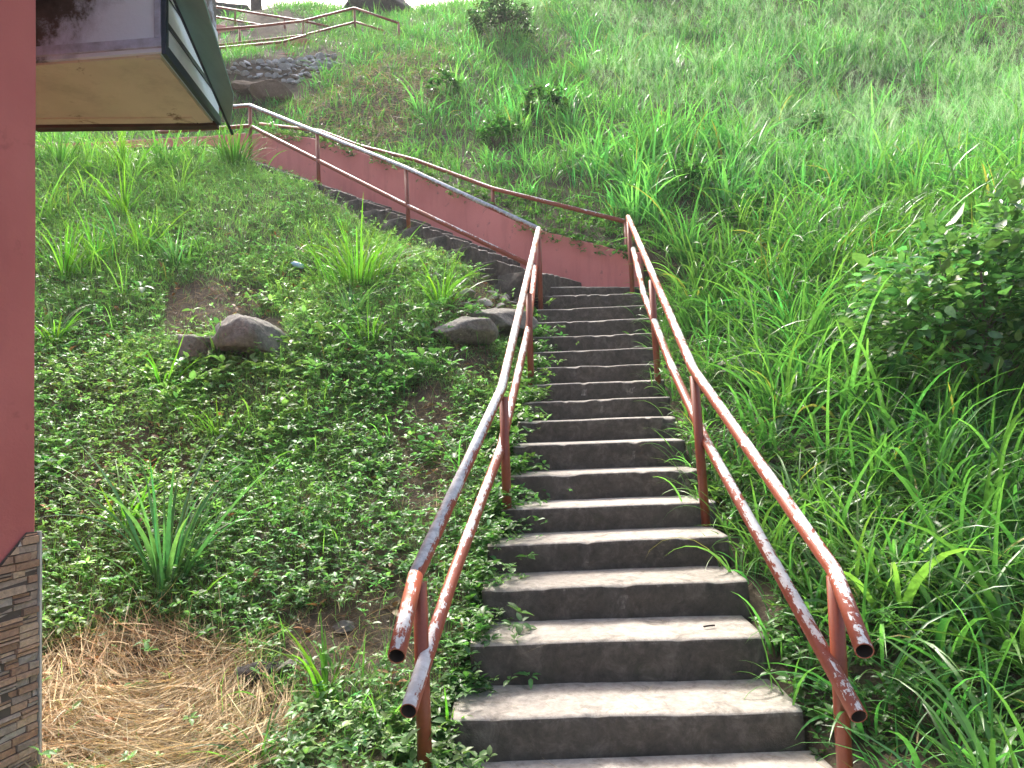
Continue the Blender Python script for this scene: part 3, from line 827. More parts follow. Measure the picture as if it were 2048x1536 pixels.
# ------------------------------------------------------------------ vegetation makers
def blades_geo(P, L, W, az, tilt, bend, seg, col, fold=0.0, roll=None, pw=1.35, col_tip=None):
    n = len(P); t = np.linspace(0, 1, seg + 1)
    tm = (t[1:] + t[:-1]) / 2
    th = tilt[:, None] + bend[:, None] * tm[None] ** pw
    ds = (L / seg)[:, None]
    hx = np.c_[np.zeros(n), np.cumsum(np.sin(th) * ds, 1)]
    hz = np.c_[np.zeros(n), np.cumsum(np.cos(th) * ds, 1)]
    ca, sa = np.cos(az)[:, None], np.sin(az)[:, None]
    ctr = np.stack([P[:, 0:1] + hx * ca, P[:, 1:2] + hx * sa, P[:, 2:3] + hz], -1)
    if roll is None: roll = np.zeros(n)
    thf = np.c_[th, th[:, -1]]
    # side vector with roll about the tangent
    sx = np.stack([-sa * np.ones_like(thf), ca * np.ones_like(thf), np.zeros_like(thf)], -1)
    nx = np.stack([-np.cos(thf) * ca, -np.cos(thf) * sa, np.sin(thf)], -1)
    cr, sr = np.cos(roll)[:, None, None], np.sin(roll)[:, None, None]
    side = sx * cr + nx * sr; nor = nx * cr - sx * sr
    prof = np.minimum(1, .45 + 2.2 * t) * np.clip(1 - t, 0, 1) ** .7
    prof[-1] = .02
    w = W[:, None] * .5 * prof[None]
    if fold:
        V = np.stack([ctr - side * w[..., None], ctr - nor * (w * fold)[..., None], ctr + side * w[..., None]], 2)
        k = 3
    else:
        V = np.stack([ctr - side * w[..., None], ctr + side * w[..., None]], 2); k = 2
    V = V.reshape(n, (seg + 1) * k, 3)
    base = (np.arange(n) * (seg + 1) * k)[:, None]
    q = []
    for s in range(seg):
        for j in range(k - 1):
            a = s * k + j
            q.append([a, a + 1, a + k + 1, a + k])
    q = np.array(q)
    Fc = (base[:, :, None] + q[None]).reshape(-1, 4)
    c = np.repeat(col[:, None, :], seg + 1, 1)
    if col_tip is not None:
        c = c * (1 - t[None, :, None] ** 2) + col_tip[:, None, :] * t[None, :, None] ** 2
    c = np.repeat(c[:, :, None, :], k, 2).reshape(-1, 3)
    return V.reshape(-1, 3), Fc, c
def join(parts):
    V, Fc, Cc, o = [], [], [], 0
    for v, f_, c in parts:
        V.append(v); Fc.append(f_ + o); Cc.append(c); o += len(v)
    return np.concatenate(V), np.concatenate(Fc), np.concatenate(Cc)
def leaves_geo(P, dirv, nrm, L, W, col, fold=.18, droop=.2):
    """pointed oval leaves, 6 triangles each, folded on the midrib"""
    n = len(P)
    side = np.cross(dirv, nrm); side /= np.linalg.norm(side, axis=1)[:, None] + 1e-9
    L_, W_ = L[:, None], W[:, None]
    B = P; M = P + dirv * L_ * .5 - nrm * W_ * fold * .3
    T = P + dirv * L_ - nrm * L_ * droop
    l1 = P + dirv * L_ * .25 + side * W_ * .44 + nrm * W_ * fold
    l2 = P + dirv * L_ * .62 + side * W_ * .42 + nrm * W_ * fold - nrm * L_ * droop * .35
    r1 = P + dirv * L_ * .25 - side * W_ * .44 + nrm * W_ * fold
    r2 = P + dirv * L_ * .62 - side * W_ * .42 + nrm * W_ * fold - nrm * L_ * droop * .35
    V = np.stack([B, M, T, l1, l2, r1, r2], 1).reshape(-1, 3)
    tri = np.array([[0, 1, 3], [1, 4, 3], [1, 2, 4], [0, 5, 1], [1, 5, 6], [1, 6, 2]])
    Fc = ((np.arange(n) * 7)[:, None, None] + tri[None]).reshape(-1, 3)
    return V, Fc, np.repeat(col, 7, 0)
def palette(n, base, var=.25, hue=.15):
    b = np.array(base)[None] * np.exp(rng.normal(0, var, (n, 1)))
    h = rng.normal(0, hue, n)
    b = b * np.stack([1 + h, np.ones(n), 1 - .5 * h], 1)
    return np.clip(b, .004, .9)
def seen(x, y, z, mrg=260):
    px, py = project(np.c_[x, y, z])
    return (px > -mrg) & (px < 2048 + mrg) & (py > -mrg) & (py < 1536 + mrg + 200)
def scatter(x0, x1, y0, y1, dens, mask=None, dens_max=None):
    n = int((x1 - x0) * (y1 - y0) * (dens_max or dens))
    x, y = rng.uniform(x0, x1, n), rng.uniform(y0, y1, n)
    if callable(dens):
        k = rng.uniform(0, dens_max, n) < dens(x, y); x, y = x[k], y[k]
    if mask is not None:
        k = mask(x, y); x, y = x[k], y[k]
    z = terrain(x, y)
    k = seen(x, y, z); return x[k], y[k], z[k]
BLD = [np.array(q[:2]) for q in plan]
bld_poly = np.array(BLD)
def free(x, y, m1=.02):
    """clear of steps, landing, walls and the kiosk"""
    s, d = sd2(x, y)
    a = (x > xl(y) - m1) & (x < xr(y) + m1) & (y < 8.95)
    b = (d > -W2 - m1 - .16 * (s < 4.5)) & (d < .16) & (s > -.4) & (s < S_END)
    c = (x < BEND[0] + .2) & (x > -9.2) & (y > 11.45) & (y < BANK_Y + .15)
    k = in_poly(x, y, bld_poly) | ((x < cB[0] + .03) & (y < cB[1]))
    return ~(a | b | c | k)
POLY = {
    'straw': ground_poly([(-200, 1480), (60, 1335), (180, 1290), (330, 1262), (450, 1310), (520, 1370), (600, 1440), (540, 1536), (500, 1640), (-250, 1640)]),
    'bareA': ground_poly([(780, 830), (880, 770), (950, 900), (930, 1000), (870, 1080), (800, 1010)]),
    'bareB': ground_poly([(560, 1270), (690, 1200), (820, 1180), (850, 1330), (700, 1380), (580, 1370)]),
    'bareC': ground_poly([(330, 590), (420, 560), (540, 590), (500, 640), (380, 690), (330, 680)]),
    'bareD': ground_poly([(900, 700), (960, 690), (1020, 740), (1000, 800), (930, 770)]),
    'dryU': ground_poly([(560, 215), (640, 190), (900, 90), (880, 220), (760, 300), (640, 270)]),
    'rails': ground_poly([(390, 25), (640, 60), (670, 100), (600, 128), (390, 130)]),
    'stones': ground_poly([(440, 165), (450, 135), (540, 118), (675, 104), (680, 135), (610, 172), (590, 205), (500, 200)]),
    'ledge': ground_poly([(860, 690), (880, 630), (930, 572), (1060, 570), (1060, 640), (1040, 680)]),
    'rock': ground_poly([(455, 722), (462, 640), (560, 640), (575, 690), (550, 722)]),
}
def inp(x, y, *ks):
    r = np.zeros(len(x), bool)
    for k in ks: r |= in_poly(x, y, POLY[k])
    return r
def left_side(x, y):
    s, d = sd2(x, y)
    return (x < xl(np.minimum(y, 8.9))) & ((d < -W2) | (s > S_END)) & (y < 11.9)
def behind(x, y):
    s, d = sd2(x, y); return (d > .13) & (y > 8) | (y > BANK_Y + .1)
def right_side(x, y): return (x > xr(np.minimum(y, 8.9))) | behind(x, y)

# ---- low broad-leaved ground cover
def ground_cover(x, y, z, name, lsize, base, hmax, per=5, mat=M_LEAF):
    n = len(x); parts = []
    h = rng.uniform(.01, 1, n) ** 1.3 * hmax
    lean = rng.normal(0, .35, (n, 2)) * h[:, None]
    top = np.c_[x + lean[:, 0], y + lean[:, 1], z + h]
    cc = palette(n, base, .28, .12)
    pt_ = sm(.42, .62, fbm(x * .8 + 7, y * .8, 141))[:, None]
    cc = cc * (1 - pt_) + pt_ * cc * np.array([[1.55, 1.25, 1.3]])
    sz = lsize * np.clip(np.exp(rng.normal(0, .42, n)), .4, 1.8)
    a0 = rng.uniform(0, 6.28, n)
    tiltx, tilty = rng.normal(0, .3, n), rng.normal(0, .3, n) - .12
    for k in range(per):
        az = a0 + k * 6.28 / per + rng.normal(0, .35, n); el = rng.normal(.3, .3, n)
        dv = np.stack([np.cos(az) * np.cos(el), np.sin(az) * np.cos(el), np.sin(el) + tiltx * np.cos(az) + tilty * np.sin(az)], 1)
        dv /= np.linalg.norm(dv, axis=1)[:, None]
        sd_ = np.stack([-np.sin(az), np.cos(az), rng.normal(0, .3, n)], 1)
        nr = np.cross(dv, sd_); nr /= np.linalg.norm(nr, axis=1)[:, None]
        nr *= np.sign(nr[:, 2:3] + 1e-6)
        Ls = sz * rng.uniform(.7, 1.25, n)
        parts.append(leaves_geo(top + dv * (Ls * .15)[:, None], dv, nr, Ls, Ls * rng.uniform(.45, .65, n), cc * np.exp(rng.normal(0, .12, (n, 1)))))
    V, Fc, Cc = join(parts)
    return mesh_np(name, V, Fc, mat, None, Cc)
def m_gc(x, y):
    nz = fbm(x * 1.7, y * 1.7, 21)
    bare = inp(x, y, 'bareA', 'bareB', 'bareD', 'bareC', 'ledge') & (nz + rng.uniform(-.25, .25, len(x)) < .72)
    st = inp(x, y, 'straw') & (rng.uniform(0, 1, len(x)) > .03)
    return left_side(x, y) & free(x, y, -.04) & ~bare & ~st & ~inp(x, y, 'rock') & (nz + rng.uniform(-.22, .22, len(x)) > .30)
x, y, z = scatter(-8.5, 1.2, 2.2, 11.6, lambda x, y: np.where(y < 6.8, 1350, np.where(y < 8.5, 800, 400)), m_gc, 1350)
tag(ground_cover(x, y, z, "ground_cover", .026, (.115, .245, .085), .17), "low broad-leaved weeds carpeting the bank left of the lower flight", kind="stuff")
# larger soft leaves here and there
kx = fbm(x * 1.1, y * 1.1, 33) + rng.uniform(-.1, .1, len(x)) > .60
kk = kx & (rng.uniform(0, 1, len(x)) < .22) & (y < 7.5)
tag(ground_cover(x[kk], y[kk], z[kk] + .03, "broad_weeds", .056, (.085, .20, .065), .18, 4), "patches of larger-leaved pale weeds on the left bank", kind="stuff")
# creepers spilling over the left ends of the steps
n = 2600
yy = rng.uniform(2.7, 8.7, n); off = rng.exponential(.07, n) - .1 - .05 * vnoise(yy * 3, yy * 0, 8)
off = np.where(vnoise(yy * 2.6, yy * 0 + 3, 6) > .38, off + .06, off - .1)
xx = xl(yy) + off
kst = np.clip(np.searchsorted(SYa, yy, side='right') - 1, -1, 15)
zst = np.where(kst < 0, .02, SZ[np.maximum(kst, 0)])
zz = np.where(off > 0, zst + .005, np.maximum(terrain(xx, yy), zst - .08))
tag(ground_cover(xx, yy, zz, "creeper", .034, (.075, .18, .048), .11), "creeping weeds spilling over the left ends of the lower steps", kind="stuff")
n = 1100
sv = rng.uniform(-.1, S_END, n); dv_ = rng.uniform(-.10, .16, n)
keep = fbm(sv * 2.2, sv * 0 + 2, 161) + rng.uniform(-.08, .08, n) > np.where(dv_ < -.01, .50, .40)
sv, dv_ = sv[keep], dv_[keep]
q = C2[None] + A2[None] * sv[:, None] + N2[None] * dv_[:, None]
zq = wall_top(sv) - np.where(dv_ < 0, rng.uniform(0, .16, len(sv)), -.005)
tag(ground_cover(q[:, 0], q[:, 1], zq, "wall_creeper", .036, (.06, .15, .04), .07), "creeping weeds hanging over the top of the slanting pink wall", kind="stuff")
# undergrowth on the right and behind the wall
def m_gr(x, y):
    nz = fbm(x * 1.5, y * 1.5, 45)
    s, d = sd2(x, y)
    near_wall = behind(x, y) & (d < 1.0) & (d > .2) & (s < 6.5)
    near = (y < 7) & (x > xr(np.minimum(y, 8.9)))
    return free(x, y) & (near | near_wall | (rng.uniform(0, 1, len(x)) < .3)) & right_side(x, y) & (nz > .27) & ~inp(x, y, 'stones')
x, y, z = scatter(-8, 9, 2.3, 15, lambda x, y: np.where(y < 5, 1000, np.where(y < 10.5, 420, 80)), m_gr, 1000)
tag(ground_cover(x, y, z, "undergrowth", .034, (.06, .155, .038), .18), "small-leaved undergrowth right of the steps and along the wall top", kind="stuff")

# ---- fine short grass (left upper bank and general filler)
def fine_grass(x, y, z, name, L0, W0, base, tip=None, bendm=1.1):
    n = len(x)
    g = fbm(x * 2.3, y * 2.3, 61)
    L = L0 * np.exp(rng.normal(0, .35, n)) * (.6 + .8 * g); W = W0 * np.exp(rng.normal(0, .25, n)) * np.clip(y / 7, .8, 2.2)
    col = palette(n, base, .25, .14)
    ct = np.clip(col * np.array([[1.35, 1.15, .9]]), 0, 1)
    V, Fc, Cc = blades_geo(np.c_[x, y, z - .005], L, W, rng.uniform(0, 6.28, n), np.abs(rng.normal(.15, .3, n)), np.abs(rng.normal(bendm, .5, n)), 3, col, roll=rng.normal(0, .4, n), col_tip=ct)
    return mesh_np(name, V, Fc, M_GRASS, None, Cc)
def m_fl(x, y):
    nz = fbm(x * 1.2, y * 1.2, 71)
    th = np.interp(y, [3, 5.5, 7.2, 9], [.41, .37, .32, .2])
    bare = inp(x, y, 'bareA', 'bareB', 'ledge', 'straw', 'bareC', 'bareD') & (rng.uniform(0, 1, len(x)) > .12)
    return left_side(x, y) & free(x, y) & ~bare & ~inp(x, y, 'rock') & (nz + rng.uniform(-.12, .12, len(x)) > th)
x, y, z = scatter(-9, 1, 2.5, 12, 2600, m_fl)
tag(fine_grass(x, y, z, "short_grass", .12, .0042, (.155, .31, .10)), "short fine grass on the bank below the upper flight", kind="stuff")

# ---- long grass right of the steps, in tussocks
def tussocks(x, y, z, nb, L0, W0, name, base, seg=6, fold=.22, spread=.10, bendm=1.5, lscale=None, tilt0=.28, mat=M_GRASS):
    n = len(x)
    sc = np.exp(rng.normal(0, .22, n)) * (lscale if lscale is not None else 1)
    hue = palette(n, base, .22, .16)
    k = np.repeat(np.arange(n), nb); mN = len(k)
    az = rng.uniform(0, 6.28, mN)
    r = np.abs(rng.normal(0, spread, mN))
    P = np.c_[x[k] + r * np.cos(az), y[k] + r * np.sin(az), z[k] - .01]
    age = rng.uniform(.35, 1, mN)
    L = L0 * sc[k] * age * np.exp(rng.normal(0, .15, mN)); W = W0 * np.exp(rng.normal(0, .3, mN)) * np.clip(sc[k], .7, 1.3)
    col = hue[k] * np.exp(rng.normal(0, .18, (mN, 1)))
    yel = rng.uniform(0, 1, mN) < .012
    col[yel] = np.array([.30, .29, .09]) * rng.uniform(.6, 1.2, (yel.sum(), 1))
    ct = np.clip(col * np.array([[1.3, 1.12, .85]]), 0, 1)
    V, Fc, Cc = blades_geo(P, L, W, az + rng.normal(0, .6, mN), np.abs(rng.normal(tilt0, .2, mN)), np.clip(rng.normal(bendm, .55, mN), .2, 2.7), seg, col, fold, rng.normal(0, .45, mN), col_tip=ct)
    return mesh_np(name, V, Fc, mat, None, Cc)
G_BASE = (.082, .21, .056)
def m_rg(x, y):
    return free(x, y, .03) & (x > xr(np.minimum(y, 8.9))) & (y < 9) & (fbm(x * 1.4, y * 1.4, 81) + rng.uniform(-.15, .15, len(x)) > .36)
x, y, z = scatter(1.1, 8, 1.9, 9, lambda x, y: np.where(y < 4.5, 42, 42), m_rg, 42)
ls = .65 + .75 * fbm(x * .9, y * .9, 83)
ls = ls * np.interp(x - xr(np.minimum(y, 8.9)), [0, .35, 1], [.55, .85, 1.05])
tag(tussocks(x, y, z, 16, .72, .021, "long_grass", G_BASE, 7, lscale=ls), "long arching broad-bladed grass on the slope right of the lower flight", kind="stuff")
def m_bg(x, y):
    s, d = sd2(x, y)
    w = (d < .55) & (s < 6.8) & (s > 0)
    return free(x, y, .03) & behind(x, y) & ~w & ~inp(x, y, 'stones') & ~(inp(x, y, 'dryU') & (rng.uniform(0, 1, len(x)) > .3)) & (fbm(x * 1.0, y * 1.0, 91) + rng.uniform(-.1, .1, len(x)) > .38) & ~(inp(x, y, 'rails') & (rng.uniform(0, 1, len(x)) > .15))
def d_bg(x, y): return np.interp(y, [9, 13, 18, 24], [26, 20, 13, 9])
x, y, z = scatter(-9.5, 17, 8.6, 25.5, d_bg, m_bg, 26)
ls = (.5 + .9 * fbm(x * .55, y * .55, 93)) * np.interp(x / y, [-.3, -.05, .15], [.45, .62, 1.0])
tag(tussocks(x, y, z, 16, .72, .027, "hill_grass", (.092, .265, .085), 5, 0, .14, 1.2, ls), "long grass covering the hillside above the steps", kind="stuff")
x, y, z = scatter(-9.5, 17, 8.6, 25.5, 260, lambda x, y: free(x, y, .03) & behind(x, y) & ~inp(x, y, 'stones') & ~(inp(x, y, 'rails') & (fbm(x * 1.5, y * 1.5, 171) < .5)))
tag(fine_grass(x, y, z, "hill_short_grass", .22, .007, (.10, .245, .06), bendm=.9), "short grass filling between the hillside tussocks", kind="stuff")

# scattered long grass over the left bank, thick towards the kiosk and the pink wall
POLY['lg1'] = ground_poly([(60, 640), (60, 280), (460, 285), (430, 350), (330, 430), (380, 520), (250, 600)])
def d_lg(x, y):
    return np.where(in_poly(x, y, POLY['lg1']), 13, np.where(y > 5.5, 5.5, 5.0))
x, y, z = scatter(-9, 1, 2.6, 11.9, d_lg, lambda x, y: left_side(x, y) & free(x, y) & ~inp(x, y, 'rock', 'ledge', 'bareC') & (fbm(x * 1.1, y * 1.1, 151) + rng.uniform(-.1, .1, len(x)) > .43), 13)
ls = np.where(in_poly(x, y, POLY['lg1']), 1.0, .55) * (.6 + .8 * fbm(x * .9, y * .9, 153))
tag(tussocks(x, y, z, 13, .52, .015, "bank_grass", (.11, .255, .06), 6, .2, .09, 1.1, ls), "loose long grass scattered through the weeds of the left bank", kind="stuff")

# ---- feathery seed heads over the upper right slope
def feathers(x, y, z, name, H0):
    n = len(x)
    H = H0 * np.exp(rng.normal(0, .18, n)); az = rng.uniform(0, 6.28, n)
    tilt = np.abs(rng.normal(.08, .08, n)); bend = np.abs(rng.normal(.45, .2, n))
    col = palette(n, (.26, .46, .26), .15, .06)
    parts = [blades_geo(np.c_[x, y, z], H, np.full(n, .0042), az, tilt, bend, 5, col)]
    nb = 26
    k = np.repeat(np.arange(n), nb); mN = len(k)
    u = rng.uniform(.68, 1.0, mN)
    th = tilt[k] + bend[k] * .55 * u
    ln = H[k] * u
    P = np.c_[x[k] + np.sin(th) * ln * np.cos(az[k]), y[k] + np.sin(th) * ln * np.sin(az[k]), z[k] + np.cos(th) * ln * .985]
    parts.append(blades_geo(P, rng.uniform(.06, .17, mN) * np.interp(u, [.68, 1], [1.2, .6]), np.full(mN, .0036), rng.uniform(0, 6.28, mN), rng.uniform(.3, 1.1, mN), rng.uniform(0, .9, mN), 2,
                            np.clip(col[k] * np.array([[1.25, 1.15, 1.2]]), 0, 1)))
    V, Fc, Cc = join(parts)
    return mesh_np(name, V, Fc, M_FEATHER, None, Cc)
def m_fe(x, y):
    r = x / y
    return behind(x, y) & (r > np.interp(y, [9, 12, 20], [.33, .17, .0])) & (fbm(x * .6, y * .6, 101) + .25 * np.clip(r - .3, 0, .5) > .42)
x, y, z = scatter(0, 17, 9, 23.5, lambda x, y: np.interp(y, [9, 12, 24], [24, 40, 26]), m_fe, 40)
tag(feathers(x, y, z, "seed_heads", 1.05), "pale feathery grass seed heads hazing the upper right slope", kind="stuff")

# ---- straw
def straw(x, y, z, name, L0, W0, lift=.05, flat=True, dirn=None, base=(.46, .36, .215)):
    n = len(x)
    L = L0 * np.exp(rng.normal(0, .4, n)); W = W0 * np.exp(rng.normal(0, .35, n))
    az = rng.uniform(0, 6.28, n) if dirn is None else dirn + rng.normal(0, .55, n) + 3.14 * (rng.uniform(0, 1, n) < .5)
    col = palette(n, base, .35, .06)
    g = (terrain(x + .05 * np.cos(az), y + .05 * np.sin(az)) - z) / .05
    tilt = 1.5708 - np.arctan(g) - np.abs(rng.normal(.16, .16, n))
    V, Fc, Cc = blades_geo(np.c_[x, y, z + rng.uniform(0, 1, n) ** 1.5 * lift], L, W, az, tilt, rng.normal(.3, .35, n), 4, col, roll=rng.normal(0, .8, n))
    return mesh_np(name, V, Fc, M_STRAW, None, Cc)
x, y, z = scatter(-4, 0.2, 1.8, 4.8, 6500, lambda x, y: free(x, y) & inp(x, y, 'straw'))
dirn = 6.28 * fbm(x * .9 + 3, y * .9, 111)
tag(straw(x, y, z, "straw", .20, .0052, .09, True, dirn), "matted dry straw beside the kiosk wall", kind="stuff")
x, y, z = scatter(-9, 1, 2.2, 12, 70, lambda x, y: left_side(x, y) & free(x, y))
xb, yb, zb_ = scatter(-5, 1, 3, 9, 900, lambda x, y: left_side(x, y) & free(x, y) & inp(x, y, 'bareA', 'bareB', 'bareC', 'bareD', 'ledge'))
tag(straw(np.r_[x, xb], np.r_[y, yb], np.r_[z, zb_], "dead_stalks", .14, .004, .05, base=(.25, .18, .10)), "dead brown stalks scattered over the bare soil of the left bank", kind="stuff")
x, y, z = scatter(-8, 1, 2.4, 9, 45, lambda x, y: left_side(x, y) & free(x, y))
tag(ground_cover(x, y, z, "dead_leaves", .035, (.20, .13, .065), .10, 3, M_STRAW), "curled brown dead leaves among the weeds of the left bank", kind="stuff")
x, y, z = scatter(-6, 8, 2.4, 18, 60, lambda x, y: free(x, y) & right_side(x, y) & (inp(x, y, 'dryU') | (fbm(x * 1.2, y * 1.2, 121) > .6)))
xb, yb, zb_ = scatter(-6, 2, 12, 20, 420, lambda x, y: free(x, y) & behind(x, y) & inp(x, y, 'dryU'))
tag(straw(np.r_[x, xb], np.r_[y, yb], np.r_[z, zb_], "dead_grass", .26, .009, .08, base=(.36, .27, .15)), "dead pale grass on the slope above and right of the steps", kind="stuff")

# ---- single grass clumps on the left bank
def clump(px, py, n, L, W, label, base=G_BASE, bendm=1.1, tilt=.3, spread=.05, pos=None, seg=8):
    p = ground_at(px, py) if pos is None else np.array(pos)
    n = int(n * 1.5)
    az = rng.uniform(0, 6.28, n); r = np.abs(rng.normal(0, spread, n))
    P = np.c_[r * np.cos(az), r * np.sin(az), np.full(n, -.01)]
    col = palette(n, base, .22, .14)
    V, Fc, Cc = blades_geo(P, L * rng.uniform(.45, 1.1, n), W * np.exp(rng.normal(0, .2, n)), az, np.abs(rng.normal(tilt, .18, n)), np.clip(rng.normal(bendm, .5, n), .1, 2.4), seg, col, .25, rng.normal(0, .35, n), col_tip=np.clip(col * [[1.3, 1.1, .9]], 0, 1))
    o = mesh_np("grass_clump", V, Fc, M_GRASS, None, Cc)
    o.location = p
    tag(o, label, "grass clump", "grass clumps on the left bank")
YG, BG = (.095, .235, .028), (.07, .18, .075)
clump(330, 1185, 34, 1.0, .030, "large blue-green clump with wide upright blades in front of the left bank", BG, .9, .28, .06)
clump(325, 775, 16, .62, .022, "yellow-green clump of few long blades below the grey boulder", YG, 1.0, .7)
clump(715, 575, 110, .9, .022, "biggest bright clump, below the front of the upper flight", YG, 1.0, .32, .2)
clump(700, 640, 22, .6, .02, "blue-green clump just downhill of the biggest bright clump", BG, .9, .35)
clump(880, 610, 45, .75, .02, "bright clump leaning over the pale stones left of the handrail", YG, 1.2, .5, .1)
clump(470, 338, 90, .85, .02, "dense dark clump at the top of the bank under the flap", (.06, .17, .025), .8, .35, .13)
clump(250, 345, 60, .8, .02, "wide clump before the faded pink wall under the window box", YG, 1.0, .4, .16)
clump(330, 335, 40, .7, .02, "clump between the dark dense clump and the wide one under the window box", G_BASE, 1.0, .4, .12)
clump(120, 330, 60, .8, .02, "deep green clump in the corner between kiosk and pink wall", (.055, .16, .03), 1.0, .4, .2)
clump(250, 430, 28, .8, .022, "clump of long yellow-green blades on the mown upper bank", YG, .8, .5, .08)
clump(285, 505, 24, .8, .022, "leaning yellow-green clump above the bare brown patch", YG, .8, .45, .06)
clump(350, 535, 22, .6, .021, "blue-green clump standing in the bare brown patch", BG, .7, .3, .05)
clump(130, 560, 45, .85, .022, "tall bright clump next to the kiosk wall halfway up the bank", YG, .9, .35, .12)
clump(190, 520, 24, .7, .02, "loose bright clump just right of the tall one by the kiosk wall", YG, .9, .45, .12)
clump(110, 690, 22, .6, .022, "bright clump low against the kiosk wall edge", YG, .9, .4, .08)
clump(440, 720, 34, .45, .018, "short clump growing between the two boulders", G_BASE, 1.1, .3, .07)
clump(655, 1400, 12, .45, .024, "single arching clump in front, left of the handrail foot", YG, 1.1, .35, .03)
clump(520, 1535, 16, .3, .018, "low clump at the bottom edge of the photo", G_BASE, 1.2, .4, .05)
clump(740, 690, 30, .42, .016, "short bright tuft between the boulder and the ledge", YG, .8, .3, .1)
clump(440, 880, 20, .45, .017, "thin clump in the middle of the weedy bank", YG, .8, .35, .1)
clump(250, 1060, 24, .6, .020, "spreading clump left of the large blue-green one", YG, 1.1, .6, .08)
clump(900, 1480, 10, .28, .016, "small tuft at the left end of the bottom step", YG, 1.0, .45, .03)
# blades leaning over the right ends of the steps
for (px, py, n, L, lb) in [(1440, 1065, 14, .5, "tuft drooping over the fifth step by the right post"), (1330, 850, 12, .42, "tuft drooping over the steps halfway up the right side"), (1310, 720, 16, .42, "tuft hanging over the step ends by the third right post"), (1290, 610, 16, .4, "tuft at the right end of the topmost lower step"), (1560, 1310, 14, .3, "short tuft by the right end of the second step")]:
    p = ground_at(px, py); p[0] = max(p[0], xr(np.array([p[1]]))[0] + .05); p[2] = terrain(p[0:1], p[1:2])[0]
    clump(px, py, n, L, .015, lb, G_BASE, 1.5, .4, .04, p)

# ---- shrubs
def shrub(name, c, rad, nleaf, lsize, base, label, nbr=9, sq=(1, 1, .8)):
    c = np.array(c, float)
    e = empty(name, tuple(c), label, "shrub")
    V, Fc, ofs = [], [], 0
    tips = []
    for k in range(nbr):
        a = rng.uniform(0, 6.28); el = rng.uniform(.5, 1.45); ln = rad * rng.uniform(.8, 1.35)
        d = np.array([math.cos(a) * math.cos(el), math.sin(a) * math.cos(el), math.sin(el)])
        p0 = c + [0, 0, -.05]; p1 = c + d * ln * .5 * np.array(sq) + rng.normal(0, .05, 3); p2 = c + d * ln * np.array(sq) + [0, 0, .1]
        for (q0, q1, r) in ((p0, p1, .014), (p1, p2, .008)):
            v, f_ = tube_geo([q0, q1], r, 6)
            V += v; Fc += [[i + ofs for i in ff] for ff in f_]; ofs = len(V)
        tips += [p1, p2, (p1 + p2) / 2]
        for _ in range(3):
            q = p1 + rng.normal(0, .25, 3) * rad + [0, 0, rad * .3]
            v, f_ = tube_geo([p1, q], .005, 5); V += v; Fc += [[i + ofs for i in ff] for ff in f_]; ofs = len(V); tips.append(q)
    me = bpy.data.meshes.new("stem"); me.from_pydata([tuple(map(float, v)) for v in V], [], Fc)
    link("stem", me, M_TWIG, e, True)
    # clumped leaves: sprays around points on an uneven crown
    ns = nleaf // 9
    ph = rng.uniform(0, 6.28, ns); cz = rng.uniform(-.25, 1, ns); rr2 = rng.uniform(.35, 1, ns) ** .45
    bump_ = .75 + .5 * fbm(ph * 1.3 + c[0], cz * 2.5 + 4, 131)
    cen = c + np.stack([np.cos(ph) * np.sqrt(1 - np.clip(cz, -.9, .98) ** 2) * sq[0], np.sin(ph) * np.sqrt(1 - np.clip(cz, -.9, .98) ** 2) * sq[1], cz * sq[2] + .55], 1) * (rad * rr2 * bump_)[:, None]
    gap = fbm(cen[:, 0] * 4, cen[:, 1] * 3 + cen[:, 2] * 4, 137) > .36
    cen = cen[gap]; ns = len(cen)
    k = np.repeat(np.arange(ns), 9); mN = len(k)
    outd = cen - (c + [0, 0, .3 * rad]); outd /= np.linalg.norm(outd, axis=1)[:, None]
    dv = outd[k] * .5 + rng.normal(0, .6, (mN, 3)); dv[:, 2] *= .5; dv /= np.linalg.norm(dv, axis=1)[:, None]
    nr = np.array([0, 0, 1.0]) + rng.normal(0, .4, (mN, 3)); nr -= dv * (nr * dv).sum(1)[:, None]; nr /= np.linalg.norm(nr, axis=1)[:, None]
    P = cen[k] + rng.normal(0, .06 * rad / .8, (mN, 3))
    Ls = lsize * np.exp(rng.normal(0, .25, mN)); cc = palette(ns, base, .25, .15)[k] * np.exp(rng.normal(0, .15, (mN, 1)))
    V2, F2, C3 = leaves_geo(P, dv, nr, Ls, Ls * .55, cc, .12, .15)
    mesh_np("foliage", V2, F2, M_SHRUB, e, C3)
    return e
g = ground_at(1960, 880)
shrub("shrub", g + np.array([.22, .35, .27]), .92, 6800, .09, (.095, .21, .07), "large glossy dark green shrub at the right edge", 12, (1.0, .9, .85))
g = ground_at(1005, 85)
shrub("shrub", g, .8, 2600, .09, (.040, .085, .03), "small dark bush alone near the top of the hill", 8, (1, 1, .9))
g = ground_at(1000, 290)
shrub("leafy_weed", g, .32, 500, .09, (.06, .17, .035), "bushy broad-leaved weed on the slope above the rear handrail", 6)
for px_, py_, r_, lb_ in ((1390, 400, .42, "broad-leaved weed in the long grass above the top right corner post"), (1620, 300, .5, "dark leafy weed in the middle of the upper right slope"), (1480, 470, .36, "low leafy weed between the corner post and the large shrub"), (890, 190, .35, "small leafy weed on the dry patch left of the top bush")):
    shrub("leafy_weed", ground_at(px_, py_), r_, 520, .085, (.05, .14, .035), lb_, 6)
g = ground_at(1090, 240)
shrub("leafy_weed", g, .45, 700, .10, (.05, .13, .03), "darker broad-leaved weed among tall grass, downhill of the top bush", 6)
